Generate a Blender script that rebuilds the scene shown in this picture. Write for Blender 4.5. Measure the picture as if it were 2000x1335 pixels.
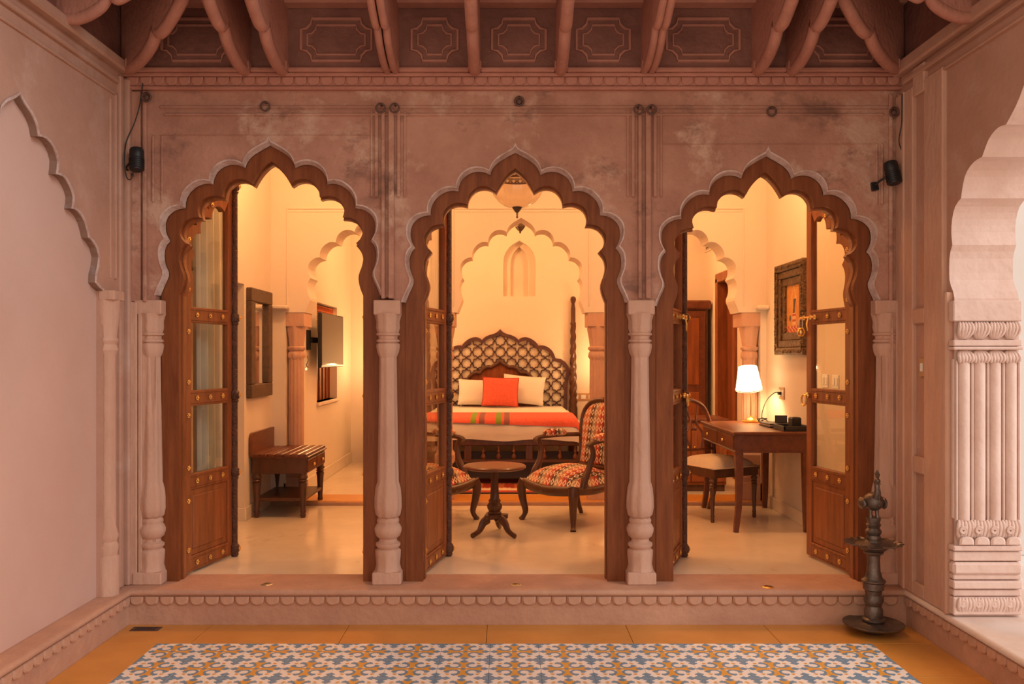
import bpy, math, random
from mathutils import Vector, Matrix
R = math.radians
random.seed(7)
for o in list(bpy.data.objects): bpy.data.objects.remove(o)
SC = bpy.context.scene
COL = SC.collection
# ---------------------------------------------------------------- camera
F = 1740.0                  # focal length in pixels of the 2000 px wide frame
S = F / 1795.0              # depths below were measured for 1795 and scaled
VX, VY, CH = 992.0, 695.0, 1.44   # vanishing point and camera height
cam = bpy.data.cameras.new('camera'); camo = bpy.data.objects.new('camera', cam); COL.objects.link(camo)
camo.location = (0, 0, CH); camo.rotation_euler = (R(90), 0, 0)
cam.sensor_width = 36.0; cam.lens = 36.0 * F / 2000.0
cam.shift_x = (1000 - VX) / 2000.0; cam.shift_y = (VY - 667.5) / 2000.0
cam.clip_start = 0.05; cam.clip_end = 200
SC.camera = camo
# ---------------------------------------------------------------- world, exposure
W = bpy.data.worlds.new('world'); SC.world = W; W.use_nodes = True
WBG = W.node_tree.nodes['Background']
WBG.inputs['Color'].default_value = (1.0, 0.77, 0.60, 1); WBG.inputs['Strength'].default_value = 1.25
sun = bpy.data.lights.new('daylight', 'SUN'); sun.energy = 2.0; sun.angle = R(50); sun.color = (0.86, 0.93, 1.0)
suno = bpy.data.objects.new('daylight', sun); COL.objects.link(suno)     # soft daylight entering through the open arcade on the right
suno.rotation_euler = Vector((-0.80, 0.42, -0.42)).to_track_quat('-Z', 'Y').to_euler()
SC.view_settings.view_transform = 'Standard'; SC.view_settings.look = 'None'
SC.view_settings.gamma = 1.0; SC.view_settings.use_curve_mapping = False
SC.view_settings.exposure = 0.0
WARM = (1.0, 0.475, 0.18)
# ---------------------------------------------------------------- helpers
def PX(px, d): return (px - VX) * d / (1795.0)      # d in measured units
def PZ(py, d): return CH - (py - VY) * d / 1795.0
def P(px, py, d): return Vector((PX(px, d), d * S, PZ(py, d)))

def nmat(name, col, rough=0.6, metal=0.0, var=0.0, scale=6.0, col2=None, bump=0.0, stretch=(1, 1, 1), detail=6, bscale=None, spec=0.5, thr=(0.35, 0.65), coat=0.0):
    m = bpy.data.materials.new(name); m.use_nodes = True
    nt = m.node_tree; b = nt.nodes['Principled BSDF']
    b.inputs['Roughness'].default_value = rough; b.inputs['Metallic'].default_value = metal
    b.inputs['Specular IOR Level'].default_value = spec
    b.inputs['Coat Weight'].default_value = coat; b.inputs['Coat Roughness'].default_value = 0.12
    b.inputs['Base Color'].default_value = (*col, 1)
    if col2 is None and var > 0: col2 = tuple(c * (1 - var) for c in col)
    if col2 is not None or bump > 0:
        tc = nt.nodes.new('ShaderNodeTexCoord'); mp = nt.nodes.new('ShaderNodeMapping'); mp.inputs['Scale'].default_value = stretch
        nt.links.new(tc.outputs['Object'], mp.inputs['Vector'])
        nz = nt.nodes.new('ShaderNodeTexNoise'); nz.inputs['Scale'].default_value = scale; nz.inputs['Detail'].default_value = detail; nz.inputs['Roughness'].default_value = 0.65
        nt.links.new(mp.outputs['Vector'], nz.inputs['Vector'])
        if col2 is not None:
            cr = nt.nodes.new('ShaderNodeValToRGB'); cr.color_ramp.elements[0].position = thr[0]; cr.color_ramp.elements[1].position = thr[1]
            cr.color_ramp.elements[0].color = (*col2, 1); cr.color_ramp.elements[1].color = (*col, 1)
            nt.links.new(nz.outputs['Fac'], cr.inputs['Fac']); nt.links.new(cr.outputs['Color'], b.inputs['Base Color'])
        if bump > 0:
            nb = nt.nodes.new('ShaderNodeTexNoise'); nb.inputs['Scale'].default_value = bscale or scale * 5; nb.inputs['Detail'].default_value = 5
            nt.links.new(mp.outputs['Vector'], nb.inputs['Vector'])
            bp = nt.nodes.new('ShaderNodeBump'); bp.inputs['Strength'].default_value = bump; bp.inputs['Distance'].default_value = 0.02
            nt.links.new(nb.outputs['Fac'], bp.inputs['Height']); nt.links.new(bp.outputs['Normal'], b.inputs['Normal'])
    return m

def stain(m, col, scale, lo, hi, stretch=(1, 1, 1)):
    """a second, larger layer of blotches mixed over a material's base colour"""
    nt = m.node_tree; b = nt.nodes['Principled BSDF']
    src = b.inputs['Base Color'].links[0].from_socket
    tc = nt.nodes.new('ShaderNodeTexCoord'); mp = nt.nodes.new('ShaderNodeMapping'); mp.inputs['Scale'].default_value = stretch; mp.inputs['Location'].default_value = (3.1, 1.7, 5.3)
    nz = nt.nodes.new('ShaderNodeTexNoise'); nz.inputs['Scale'].default_value = scale; nz.inputs['Detail'].default_value = 9; nz.inputs['Roughness'].default_value = 0.7
    rg = nt.nodes.new('ShaderNodeMapRange'); rg.inputs['From Min'].default_value = lo; rg.inputs['From Max'].default_value = hi
    mx = nt.nodes.new('ShaderNodeMix'); mx.data_type = 'RGBA'; mx.inputs[7].default_value = (*col, 1)
    nt.links.new(tc.outputs['Object'], mp.inputs['Vector']); nt.links.new(mp.outputs['Vector'], nz.inputs['Vector'])
    nt.links.new(nz.outputs['Fac'], rg.inputs['Value']); nt.links.new(rg.outputs['Result'], mx.inputs[0])
    nt.links.new(src, mx.inputs[6]); nt.links.new(mx.outputs[2], b.inputs['Base Color'])
    return m

M = {}
M['stone_dark'] = stain(stain(nmat('sandstone_upper', (0.50, 0.262, 0.185), 0.85, scale=3.2, col2=(0.37, 0.175, 0.12), bump=0.35, bscale=38), (0.57, 0.365, 0.27), 2.1, 0.53, 0.62), (0.25, 0.125, 0.09), 3.3, 0.54, 0.66, (1, 1, 1.4))
M['stone_light'] = stain(nmat('sandstone_lower', (0.63, 0.39, 0.285), 0.85, scale=4, col2=(0.53, 0.31, 0.22), bump=0.35, bscale=30, stretch=(1, 1, .45)), (0.42, 0.29, 0.235), 5.0, 0.60, 0.74, (1, 1, .3))
M['stone_red'] = nmat('painted_frieze', (0.27, 0.115, 0.085), 0.7, scale=5, col2=(0.19, 0.075, 0.055), bump=0.5, bscale=22)
M['stone_bracket'] = nmat('painted_bracket', (0.50, 0.23, 0.165), 0.75, scale=5, col2=(0.40, 0.17, 0.12), bump=0.3, bscale=30)
M['stone_plinth'] = stain(nmat('sandstone_plinth', (0.56, 0.325, 0.22), 0.8, scale=3, col2=(0.46, 0.25, 0.17), bump=0.3, bscale=30), (0.42, 0.25, 0.19), 6, 0.58, 0.75)
M['stone_pale'] = nmat('sandstone_painted_daylight', (0.74, 0.56, 0.49), 0.85, scale=4, col2=(0.66, 0.47, 0.40), bump=0.25, bscale=26)  # daylight on the right arch soffit and jamb is put into this pale colour
M['stone_mid'] = stain(nmat('smoothed_sandstone', (0.52, 0.30, 0.22), 0.85, scale=2.5, col2=(0.45, 0.25, 0.175), bump=0.15, bscale=30), (0.56, 0.37, 0.29), 2.0, 0.52, 0.7)
M['stone_ledge'] = nmat('ledge_painted_daylight', (0.74, 0.62, 0.56), 0.7, scale=4, col2=(0.66, 0.50, 0.42))  # right ledge only: paler than the others, daylight put into its colour
M['rim'] = nmat('worn_arch_rim', (0.62, 0.47, 0.42), 0.85, scale=14, col2=(0.40, 0.24, 0.19), bump=0.4, bscale=50, thr=(.3, .55))
M['plaster_pink'] = nmat('pink_plaster', (0.64, 0.43, 0.36), 0.9, scale=1.3, col2=(0.60, 0.385, 0.31), bump=0.08, bscale=30)
M['plaster'] = nmat('cream_plaster', (0.80, 0.70, 0.58), 0.85, scale=1.5, col2=(0.78, 0.67, 0.545), bump=0.05, bscale=25)
M['grey_wall'] = nmat('pale_grey_wall', (0.70, 0.67, 0.65), 0.9, scale=2, var=0.05)
M['white_floor'] = nmat('white_stone_floor', (0.78, 0.76, 0.74), 0.5, scale=3, col2=(0.7, 0.62, 0.57))
M['marble'] = stain(nmat('cream_marble', (0.82, 0.73, 0.60), 0.14, scale=2.4, col2=(0.74, 0.64, 0.51), detail=10), (0.58, 0.47, 0.36), 3.5, 0.60, 0.72, (1, .5, 1))
M['orange_stone'] = nmat('yellow_sandstone_slab', (0.67, 0.31, 0.065), 0.32, scale=3, col2=(0.58, 0.25, 0.045))
M['tile_white'] = nmat('tile_white', (0.86, 0.81, 0.76), 0.45)
M['tile_blue'] = nmat('tile_blue', (0.16, 0.31, 0.48), 0.45, scale=30, var=0.2)
M['tile_orange'] = nmat('tile_orange', (0.72, 0.36, 0.06), 0.45)
M['wood'] = nmat('teak', (0.25, 0.078, 0.026), 0.45, spec=0.2, scale=5, col2=(0.16, 0.045, 0.015), bump=0.08, stretch=(5, 5, .5), bscale=20)
M['wood_red'] = nmat('polished_teak', (0.33, 0.105, 0.033), 0.38, spec=0.3, scale=5, col2=(0.20, 0.063, 0.021), bump=0.06, stretch=(5, 5, .5), bscale=20)
M['wood_dark'] = nmat('dark_walnut', (0.115, 0.044, 0.022), 0.34, scale=6, col2=(0.07, 0.026, 0.014), stretch=(4, 4, 1))
M['wood_carved'] = nmat('carved_dark_wood', (0.12, 0.042, 0.022), 0.45, scale=20, col2=(0.07, 0.024, 0.013), bump=0.9, bscale=55)
M['mahogany'] = nmat('mahogany', (0.18, 0.055, 0.024), 0.34, scale=6, col2=(0.115, 0.034, 0.015), stretch=(4, 1, 4), coat=0.08)
M['brass'] = nmat('brass', (0.80, 0.50, 0.16), 0.28, 1.0)
M['bronze'] = nmat('dark_bronze', (0.20, 0.16, 0.135), 0.40, 0.75, scale=14, col2=(0.11, 0.085, 0.072), bump=0.15)
M['iron'] = nmat('old_iron', (0.16, 0.085, 0.065), 0.7, 0.3, scale=20, var=0.3)
M['black'] = nmat('black_metal', (0.018, 0.018, 0.02), 0.45, 0.2)
M['black_plastic'] = nmat('black_plastic', (0.02, 0.02, 0.02), 0.4)
M['steel'] = nmat('steel', (0.55, 0.52, 0.48), 0.35, 1.0)
M['white'] = nmat('white_linen', (0.80, 0.77, 0.72), 0.9, scale=6, var=0.04, bump=0.15, bscale=9)
M['curtain'] = nmat('sheer_curtain', (0.66, 0.66, 0.60), 0.9, scale=8, var=0.06)
M['cream_fabric'] = nmat('cream_fabric', (0.66, 0.55, 0.43), 0.9, scale=40, var=0.08, bump=0.1, bscale=200)
M['lattice_back'] = nmat('pale_inlay', (0.72, 0.66, 0.54), 0.6, scale=9, col2=(0.60, 0.53, 0.41))
M['plastic_white'] = nmat('white_plastic', (0.82, 0.80, 0.75), 0.35)
M['plate_brown'] = nmat('tan_plate', (0.50, 0.28, 0.12), 0.4)
M['mirror'] = nmat('mirror_glass', (0.9, 0.9, 0.88), 0.02, 1.0)
M['screen'] = nmat('tv_screen', (0.012, 0.012, 0.012), 0.07, 0.0, spec=0.15)
M['leather'] = nmat('black_leather', (0.02, 0.017, 0.016), 0.45, scale=60, var=0.2, bump=0.15)
M['gold_frame'] = nmat('antique_gilt', (0.20, 0.115, 0.045), 0.45, 0.35, scale=26, col2=(0.07, 0.038, 0.018), bump=1.0, bscale=45)
M['mirror_frame'] = nmat('stained_mirror_frame', (0.13, 0.075, 0.04), 0.5, scale=25, col2=(0.075, 0.042, 0.024), bump=0.3)
M['coral'] = nmat('coral_wool', (0.82, 0.16, 0.10), 0.9, scale=90, col2=(0.66, 0.095, 0.06), bump=0.2, stretch=(.5, .5, 2))
M['c_green'] = nmat('green_stripe', (0.20, 0.30, 0.03), 0.9)
M['c_plum'] = nmat('plum_stripe', (0.26, 0.10, 0.09), 0.9)
M['c_red'] = nmat('kilim_red', (0.50, 0.055, 0.03), 0.95, scale=40, var=0.25)
M['c_orange'] = nmat('kilim_orange', (0.70, 0.20, 0.07), 0.95, scale=40, var=0.2)
M['c_cream'] = nmat('kilim_cream', (0.76, 0.58, 0.40), 0.95, scale=40, var=0.1)
M['c_dark'] = nmat('kilim_dark', (0.07, 0.03, 0.022), 0.95)
M['p_gold'] = nmat('paint_ochre', (0.62, 0.30, 0.06), 0.6, scale=12, col2=(0.55, 0.20, 0.03))
M['p_red'] = nmat('paint_red', (0.45, 0.06, 0.03), 0.6)
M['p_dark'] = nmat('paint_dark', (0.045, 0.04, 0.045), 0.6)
M['p_pale'] = nmat('paint_pale', (0.70, 0.42, 0.20), 0.6)

def glass_mat(name, tint=(1, 1, 1), gl=0.10, rough=0.02):
    m = bpy.data.materials.new(name); m.use_nodes = True; nt = m.node_tree
    nt.nodes.remove(nt.nodes['Principled BSDF']); out = nt.nodes['Material Output']
    t = nt.nodes.new('ShaderNodeBsdfTransparent'); t.inputs[0].default_value = (*tint, 1)
    g = nt.nodes.new('ShaderNodeBsdfGlossy'); g.inputs['Roughness'].default_value = rough
    mx = nt.nodes.new('ShaderNodeMixShader'); lw = nt.nodes.new('ShaderNodeMath'); lw.operation = 'POWER'; lw.inputs[1].default_value = 5.0; fc = nt.nodes.new('ShaderNodeLayerWeight'); fc.inputs[0].default_value = 0.5; nt.links.new(fc.outputs['Facing'], lw.inputs[0])
    ad = nt.nodes.new('ShaderNodeMath'); ad.operation = 'ADD'; ad.inputs[1].default_value = gl; ad.use_clamp = True
    nt.links.new(lw.outputs[0], ad.inputs[0]); nt.links.new(ad.outputs[0], mx.inputs[0])
    nt.links.new(t.outputs[0], mx.inputs[1]); nt.links.new(g.outputs[0], mx.inputs[2]); nt.links.new(mx.outputs[0], out.inputs[0])
    return m
M['glass'] = glass_mat('window_glass', (0.93, 0.93, 0.88), 0.05)
M['cut_glass'] = glass_mat('cut_glass', (0.90, 0.86, 0.80), 0.14, 0.25)
def emit_mat(name, col, st):
    m = bpy.data.materials.new(name); m.use_nodes = True; b = m.node_tree.nodes['Principled BSDF']
    b.inputs['Base Color'].default_value = (0.8, 0.75, 0.65, 1); b.inputs['Emission Color'].default_value = (*col, 1); b.inputs['Emission Strength'].default_value = st
    return m
M['shade'] = emit_mat('lit_lamp_shade', (1.0, 0.74, 0.42), 3.2)
M['shade_soft'] = emit_mat('lit_ribbed_shade', (1.0, 0.62, 0.25), 1.3)
M['diffuser'] = emit_mat('added_light_diffuser', (1.0, 0.66, 0.34), 4.0)  # glow of the added ceiling lights

def fabric_mat():
    """ikat weave: ringed diamonds in columns of red, brown, tan and orange, from box-projected UVs in metres"""
    m = bpy.data.materials.new('diamond_ikat'); m.use_nodes = True; nt = m.node_tree; b = nt.nodes['Principled BSDF']; b.inputs['Roughness'].default_value = 0.9
    uv = nt.nodes.new('ShaderNodeUVMap'); sp = nt.nodes.new('ShaderNodeSeparateXYZ'); nt.links.new(uv.outputs[0], sp.inputs[0])
    def mth(op, a, bb=None):
        n = nt.nodes.new('ShaderNodeMath'); n.operation = op
        for i, v in enumerate((a, bb)):
            if v is None: continue
            if isinstance(v, (int, float)): n.inputs[i].default_value = v
            else: nt.links.new(v, n.inputs[i])
        return n.outputs[0]
    nz = nt.nodes.new('ShaderNodeTexNoise'); nz.inputs['Scale'].default_value = 90
    nt.links.new(uv.outputs[0], nz.inputs['Vector'])
    wob = mth('MULTIPLY', mth('SUBTRACT', nz.outputs['Fac'], 0.5), 0.09)
    u = mth('ADD', mth('DIVIDE', sp.outputs[0], 0.040), wob); v = mth('ADD', mth('DIVIDE', sp.outputs[1], 0.060), wob)
    fu = mth('ABSOLUTE', mth('SUBTRACT', mth('FRACT', u), 0.5)); fv = mth('ABSOLUTE', mth('SUBTRACT', mth('FRACT', v), 0.5))
    dd = mth('ADD', fu, fv)                      # 0 at the centre, 0.5 on the diamond, 1 at the corner
    column = mth('FRACT', mth('MULTIPLY', mth('FLOOR', u), 0.2500001))
    cr = nt.nodes.new('ShaderNodeValToRGB'); cr.color_ramp.interpolation = 'CONSTANT'
    cols = [(0.0, (0.42, 0.05, 0.03)), (0.2, (0.10, 0.055, 0.035)), (0.45, (0.36, 0.25, 0.15)), (0.7, (0.56, 0.16, 0.07))]
    e = cr.color_ramp.elements; e[0].position, e[0].color = cols[0][0], (*cols[0][1], 1); e[1].position, e[1].color = cols[1][0], (*cols[1][1], 1)
    for p_, c_ in cols[2:]:
        q = e.new(p_); q.color = (*c_, 1)
    nt.links.new(column, cr.inputs[0])
    ring = mth('MULTIPLY', mth('GREATER_THAN', dd, 0.22), mth('LESS_THAN', dd, 0.45))
    mx = nt.nodes.new('ShaderNodeMix'); mx.data_type = 'RGBA'; nt.links.new(ring, mx.inputs[0]); nt.links.new(cr.outputs[0], mx.inputs[6]); mx.inputs[7].default_value = (0.78, 0.62, 0.44, 1)
    nt.links.new(mx.outputs[2], b.inputs['Base Color'])
    return m
M['ikat'] = fabric_mat()

def tag(o, label=None, cat=None, group=None, kind=None):
    if label: o['label'] = label
    if cat: o['category'] = cat
    if group: o['group'] = group
    if kind: o['kind'] = kind
    return o

def link(o, parent=None):
    COL.objects.link(o)
    if parent is not None: o.parent = parent
    return o

def empty(name, loc=(0, 0, 0), rz=0.0, label=None, cat=None, group=None, kind=None):
    o = bpy.data.objects.new(name, None); link(o); o.location = loc; o.rotation_euler = (0, 0, rz); o.empty_display_size = 0.1
    return tag(o, label, cat, group, kind)

class MB:
    def __init__(s): s.v = []; s.f = []; s.mi = []
    def add(s, vs, fs, mi=0):
        b = len(s.v); s.v += [tuple(v) for v in vs]; s.f += [tuple(i + b for i in f) for f in fs]; s.mi += [mi] * len(fs); return s
    def box(s, lo, hi, mi=0):
        x0, y0, z0 = lo; x1, y1, z1 = hi
        return s.add([(x0, y0, z0), (x1, y0, z0), (x1, y1, z0), (x0, y1, z0), (x0, y0, z1), (x1, y0, z1), (x1, y1, z1), (x0, y1, z1)],
                     [(0, 3, 2, 1), (4, 5, 6, 7), (0, 1, 5, 4), (1, 2, 6, 5), (2, 3, 7, 6), (3, 0, 4, 7)], mi)
    def cbox(s, c, d, mi=0): return s.box([c[i] - d[i] / 2 for i in range(3)], [c[i] + d[i] / 2 for i in range(3)], mi)
    def bbox(s, lo, hi, b=0.005, mi=0):
        """box with chamfered edges"""
        x0, y0, z0 = lo; x1, y1, z1 = hi; vs = []; 
        b = min(b, (x1 - x0) * .45, (y1 - y0) * .45, (z1 - z0) * .45)
        def ring(z, i): return [(x0 + i, y0 + b, z), (x0 + b, y0 + i, z), (x1 - b, y0 + i, z), (x1 - i, y0 + b, z), (x1 - i, y1 - b, z), (x1 - b, y1 - i, z), (x0 + b, y1 - i, z), (x0 + i, y1 - b, z)]
        vs = ring(z0, b) + ring(z0 + b, 0) + ring(z1 - b, 0) + ring(z1, b)
        fs = [tuple(range(7, -1, -1)), tuple(range(24, 32))]
        for k in range(3):
            for i in range(8): j = (i + 1) % 8; fs.append((k * 8 + i, k * 8 + j, k * 8 + 8 + j, k * 8 + 8 + i))
        return s.add(vs, fs, mi)
    def bar(s, a, b, w, h, up=(0, 0, 1), mi=0):
        a = Vector(a); b = Vector(b); t = (b - a).normalized(); u = Vector(up); r = t.cross(u)
        if r.length < 1e-4: r = t.cross(Vector((1, 0, 0)))
        r.normalize(); u = r.cross(t); vs = []
        for p in (a, b):
            for x, y in ((-1, -1), (1, -1), (1, 1), (-1, 1)): vs.append(p + r * (x * w / 2) + u * (y * h / 2))
        return s.add(vs, [(0, 1, 2, 3), (7, 6, 5, 4), (0, 4, 5, 1), (1, 5, 6, 2), (2, 6, 7, 3), (3, 7, 4, 0)], mi)
    def tube(s, pts, rad, n=8, sq=None, mi=0, closed=False):
        """tube along points; rad number or list; sq=(a,b) squashes the section"""
        pts = [Vector(p) for p in pts]; k = len(pts)
        if isinstance(rad, (int, float)): rad = [rad] * k
        up = None; vs = []
        for i, p in enumerate(pts):
            t = (pts[(i + 1) % k] - pts[i - 1]) if closed else (pts[min(i + 1, k - 1)] - pts[max(i - 1, 0)])
            t.normalize()
            if up is None: up = Vector((0, 0, 1)) if abs(t.z) < 0.9 else Vector((0, 1, 0))
            r = t.cross(up); r.normalize(); up = r.cross(t)
            for j in range(n):
                a = 2 * math.pi * (j + .5) / n; ca, sa = math.cos(a), math.sin(a)
                if sq: ca *= sq[0]; sa *= sq[1]
                vs.append(p + (r * ca + up * sa) * rad[i])
        fs = []
        for i in range(k if closed else k - 1):
            for j in range(n):
                j2 = (j + 1) % n; i2 = (i + 1) % k; fs.append((i * n + j, i * n + j2, i2 * n + j2, i2 * n + j))
        if not closed: fs += [tuple(range(n - 1, -1, -1)), tuple(range((k - 1) * n, k * n))]
        return s.add(vs, fs, mi)
    def lathe(s, prof, c=(0, 0, 0), n=16, flute=0.0, nf=8, mi=0, sqr=0.0):
        """prof [(r,z)] bottom to top around z; flute modulates the radius; sqr>0 makes a square section"""
        vs = []; fs = []; k = len(prof)
        for r, z in prof:
            for j in range(n):
                a = 2 * math.pi * (j + .5) / n
                q = r * (1 + flute * math.cos(nf * a))
                if sqr: q = r / max(abs(math.cos(a)), abs(math.sin(a))) if n == 4 else q
                vs.append((c[0] + q * math.cos(a), c[1] + q * math.sin(a), c[2] + z))
        for i in range(k - 1):
            for j in range(n): j2 = (j + 1) % n; fs.append((i * n + j, i * n + j2, (i + 1) * n + j2, (i + 1) * n + j))
        fs += [tuple(range(n - 1, -1, -1)), tuple(range((k - 1) * n, k * n))]
        return s.add(vs, fs, mi)
    def prism(s, poly, fr, t, mi=0):
        """poly [(a,b)]; fr(a,b,depth)->xyz; extruded from depth 0 to t"""
        n = len(poly); vs = [fr(a, b, 0) for a, b in poly] + [fr(a, b, t) for a, b in poly]
        fs = [tuple(range(n)), tuple(range(2 * n - 1, n - 1, -1))]
        for i in range(n): j = (i + 1) % n; fs.append((j, i, n + i, n + j))
        return s.add(vs, fs, mi)
    def strip(s, A, B, mi=0, closed=False):
        n = len(A); vs = list(A) + list(B); fs = []
        for i in range(n if closed else n - 1): j = (i + 1) % n; fs.append((i, j, n + j, n + i))
        return s.add(vs, fs, mi)
    def sph(s, c, r, nu=10, nv=6, mi=0):
        if isinstance(r, (int, float)): r = (r, r, r)
        vs = []; fs = []
        for i in range(1, nv):
            p = math.pi * i / nv
            for j in range(nu): a = 2 * math.pi * j / nu; vs.append((c[0] + r[0] * math.sin(p) * math.cos(a), c[1] + r[1] * math.sin(p) * math.sin(a), c[2] - r[2] * math.cos(p)))
        b = len(vs); vs += [(c[0], c[1], c[2] - r[2]), (c[0], c[1], c[2] + r[2])]
        for i in range(nv - 2):
            for j in range(nu): j2 = (j + 1) % nu; fs.append((i * nu + j, i * nu + j2, (i + 1) * nu + j2, (i + 1) * nu + j))
        for j in range(nu): j2 = (j + 1) % nu; fs.append((b, j2, j)); fs.append((b + 1, (nv - 2) * nu + j, (nv - 2) * nu + j2))
        return s.add(vs, fs, mi)
    def mesh(s, name, mats, smooth=None, uv=False):
        me = bpy.data.meshes.new(name); me.from_pydata(s.v, [], s.f)
        if not isinstance(mats, (list, tuple)): mats = [mats]
        for m in mats: me.materials.append(M[m] if isinstance(m, str) else m)
        me.polygons.foreach_set('material_index', s.mi)
        me.update(); 
        import bmesh
        bm = bmesh.new(); bm.from_mesh(me); bmesh.ops.recalc_face_normals(bm, faces=bm.faces); bm.to_mesh(me); bm.free()
        if smooth is not None:
            me.shade_smooth(); me.set_sharp_from_angle(angle=R(smooth))
        if uv:
            L = me.uv_layers.new(name='UVMap')
            for p in me.polygons:
                n = p.normal; ax = max(range(3), key=lambda i: abs(n[i]))
                for li in p.loop_indices:
                    c = me.vertices[me.loops[li].vertex_index].co
                    L.data[li].uv = ((c.y, c.z) if ax == 0 else (c.x, c.z) if ax == 1 else (c.x, c.y))
        return me
    def build(s, name, mats, parent=None, smooth=None, uv=False):
        return link(bpy.data.objects.new(name, s.mesh(name, mats, smooth, uv)), parent)

def inst(name, me, parent=None, loc=(0, 0, 0), rot=(0, 0, 0), sc=None):
    o = link(bpy.data.objects.new(name, me), parent); o.location = loc; o.rotation_euler = rot
    if sc: o.scale = sc
    return o

def dense(pts, n=4):
    """Catmull-Rom refinement of a polyline"""
    out = []; k = len(pts)
    for i in range(k - 1):
        p0 = pts[max(i - 1, 0)]; p1 = pts[i]; p2 = pts[i + 1]; p3 = pts[min(i + 2, k - 1)]
        for j in range(n):
            t = j / n; out.append(tuple(.5 * (2 * b + (c - a) * t + (2 * a - 5 * b + 4 * c - d) * t * t + (3 * b - a - 3 * c + d) * t ** 3) for a, b, c, d in zip(p0, p1, p2, p3)))
    out.append(tuple(pts[-1])); return out

def segs(groups, n):
    """list of lobes -> one polyline; every lobe resampled to n steps"""
    out = []
    for g in groups:
        g = dense(g, 6); L = [0]
        for a, b in zip(g, g[1:]): L.append(L[-1] + math.dist(a, b))
        for j in range(n):
            t = L[-1] * j / n; i = max(q for q in range(len(L)) if L[q] <= t + 1e-9); i = min(i, len(g) - 2)
            w = (t - L[i]) / max(L[i + 1] - L[i], 1e-9); out.append((g[i][0] + (g[i + 1][0] - g[i][0]) * w, g[i][1] + (g[i + 1][1] - g[i][1]) * w))
    out.append(groups[-1][-1]); return out

def offset(poly, d):
    """offset an open polyline to its left by d"""
    out = []; n = len(poly)
    for i, p in enumerate(poly):
        a = poly[max(i - 1, 0)]; b = poly[min(i + 1, n - 1)]
        t = Vector((b[0] - a[0], b[1] - a[1])); t.normalize(); out.append((p[0] - t.y * d, p[1] + t.x * d))
    return out

# ---------------------------------------------------------------- depths (measured units, times S)
D_SILL, D_WALL, D_BACK = 4.93 * S, 5.05 * S, 5.34 * S     # riser, stone face, room side of the stone front
D_FR0, D_FR1 = 5.10 * S, 5.20 * S                          # wooden frames
D_ARC0, D_ARC1 = 7.75 * S, 8.06 * S                        # inner arcade
D_END = 10.7 * S                                           # back wall of the sleeping alcove
ZF, ZA = 0.19, 0.225                                       # room floor, alcove floor
XL, XR = -2.10, 2.15                                       # courtyard side walls
ZC = 3.35                                                  # room ceiling
# arch half profiles, (x from axis, z below the outer tip), in metres, apex first
k_ = 0.000948
def ap(l): return [((x - 672) * k_, (75 - y) * k_) for x, y in l]
OUTG = [ap(g) for g in [
    [(672, 75), (700, 90), (740, 112), (780, 140), (806, 172), (818, 206)],
    [(818, 206), (850, 191), (890, 186), (930, 194), (965, 215), (990, 245), (1003, 278), (1005, 302)],
    [(1005, 302), (1040, 297), (1080, 305), (1120, 330), (1150, 365), (1165, 402), (1167, 440)],
    [(1167, 440), (1205, 445), (1245, 465), (1275, 500), (1284, 545), (1278, 590), (1257, 632)],
    [(1257, 632), (1280, 660), (1290, 700), (1288, 750), (1275, 790), (1264, 822), (1272, 855), (1295, 905), (1312, 950)]]]
INNG = [ap(g) for g in [
    [(672, 163), (700, 180), (735, 215), (765, 258), (785, 294)],
    [(785, 294), (820, 272), (860, 265), (900, 274), (932, 300), (952, 335), (957, 372)],
    [(957, 372), (995, 364), (1035, 368), (1072, 388), (1095, 420), (1101, 455), (1092, 490)],
    [(1092, 490), (1130, 492), (1172, 510), (1200, 545), (1208, 580), (1196, 615), (1170, 642)],
    [(1170, 642), (1200, 680), (1212, 725), (1205, 775), (1190, 815), (1184, 850), (1194, 895), (1212, 940)]]]
NL = 14
OUTH = segs(OUTG, NL); INNH = segs(INNG, NL)
XO, XI = OUTH[-1][0], INNH[-1][0]
def full(h):    # right jamb foot side -> apex -> left
    return [(x, z) for x, z in reversed(h)] + [(-x, z) for x, z in h[1:]]
ARCH = [(-1.315, 2.604), (0.041, 2.565), (1.430, 2.545)]     # axis x, z of the outer tip

# ================================================================= SETTING
# ---- courtyard floor
flo = empty('floor', kind='structure')
T = 3.58 / 15
TX0, TD1 = -1.758, 4.605 * S
MB().box((-2.3, 1.0, -0.10), (2.4, 5.2 * S, -0.02)).build('floor_bed', 'stone_plinth', flo)
def tile_col(u, v):
    a, b = abs(u), abs(v)
    if a < b: a, b = b, a
    p, q = .5 - a, .5 - b
    lo, hi = min(p, q), max(p, q)
    if math.hypot(p, q) < .13 or (lo < .045 and hi < .2) or (abs(hi - .195) + lo * 1.0 < .095) or math.hypot(hi - .16, lo) < .0: return 1
    if abs(a - .30) + abs(b - .28) < .042: return 2
    if a + b < .055: return 1
    if abs(a - .415) + b < .088: return 1
    t = math.hypot(a - .185, b - .185)
    if t < .085 and a > .06: return 0
    if t < .142 and (a + b) < .50: return 1
    if a > .22 and abs(a - .30) + abs(b - .155) * 1.1 < .085: return 1
    if b < .055 and a < .40: return 2
    if a > .20 and math.hypot((a - .29) * 1.0, b * .72) < .105: return 2
    return 0
NT = 60
tb = MB(); h = T / 2 - 0.0008
for i in range(NT):
    for j in range(NT):
        x0, x1 = -h + 2 * h * i / NT, -h + 2 * h * (i + 1) / NT; y0, y1 = -h + 2 * h * j / NT, -h + 2 * h * (j + 1) / NT
        tb.add([(x0, y0, 0), (x1, y0, 0), (x1, y1, 0), (x0, y1, 0)], [(0, 1, 2, 3)], tile_col((i + .5) / NT - .5, (j + .5) / NT - .5))
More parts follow.
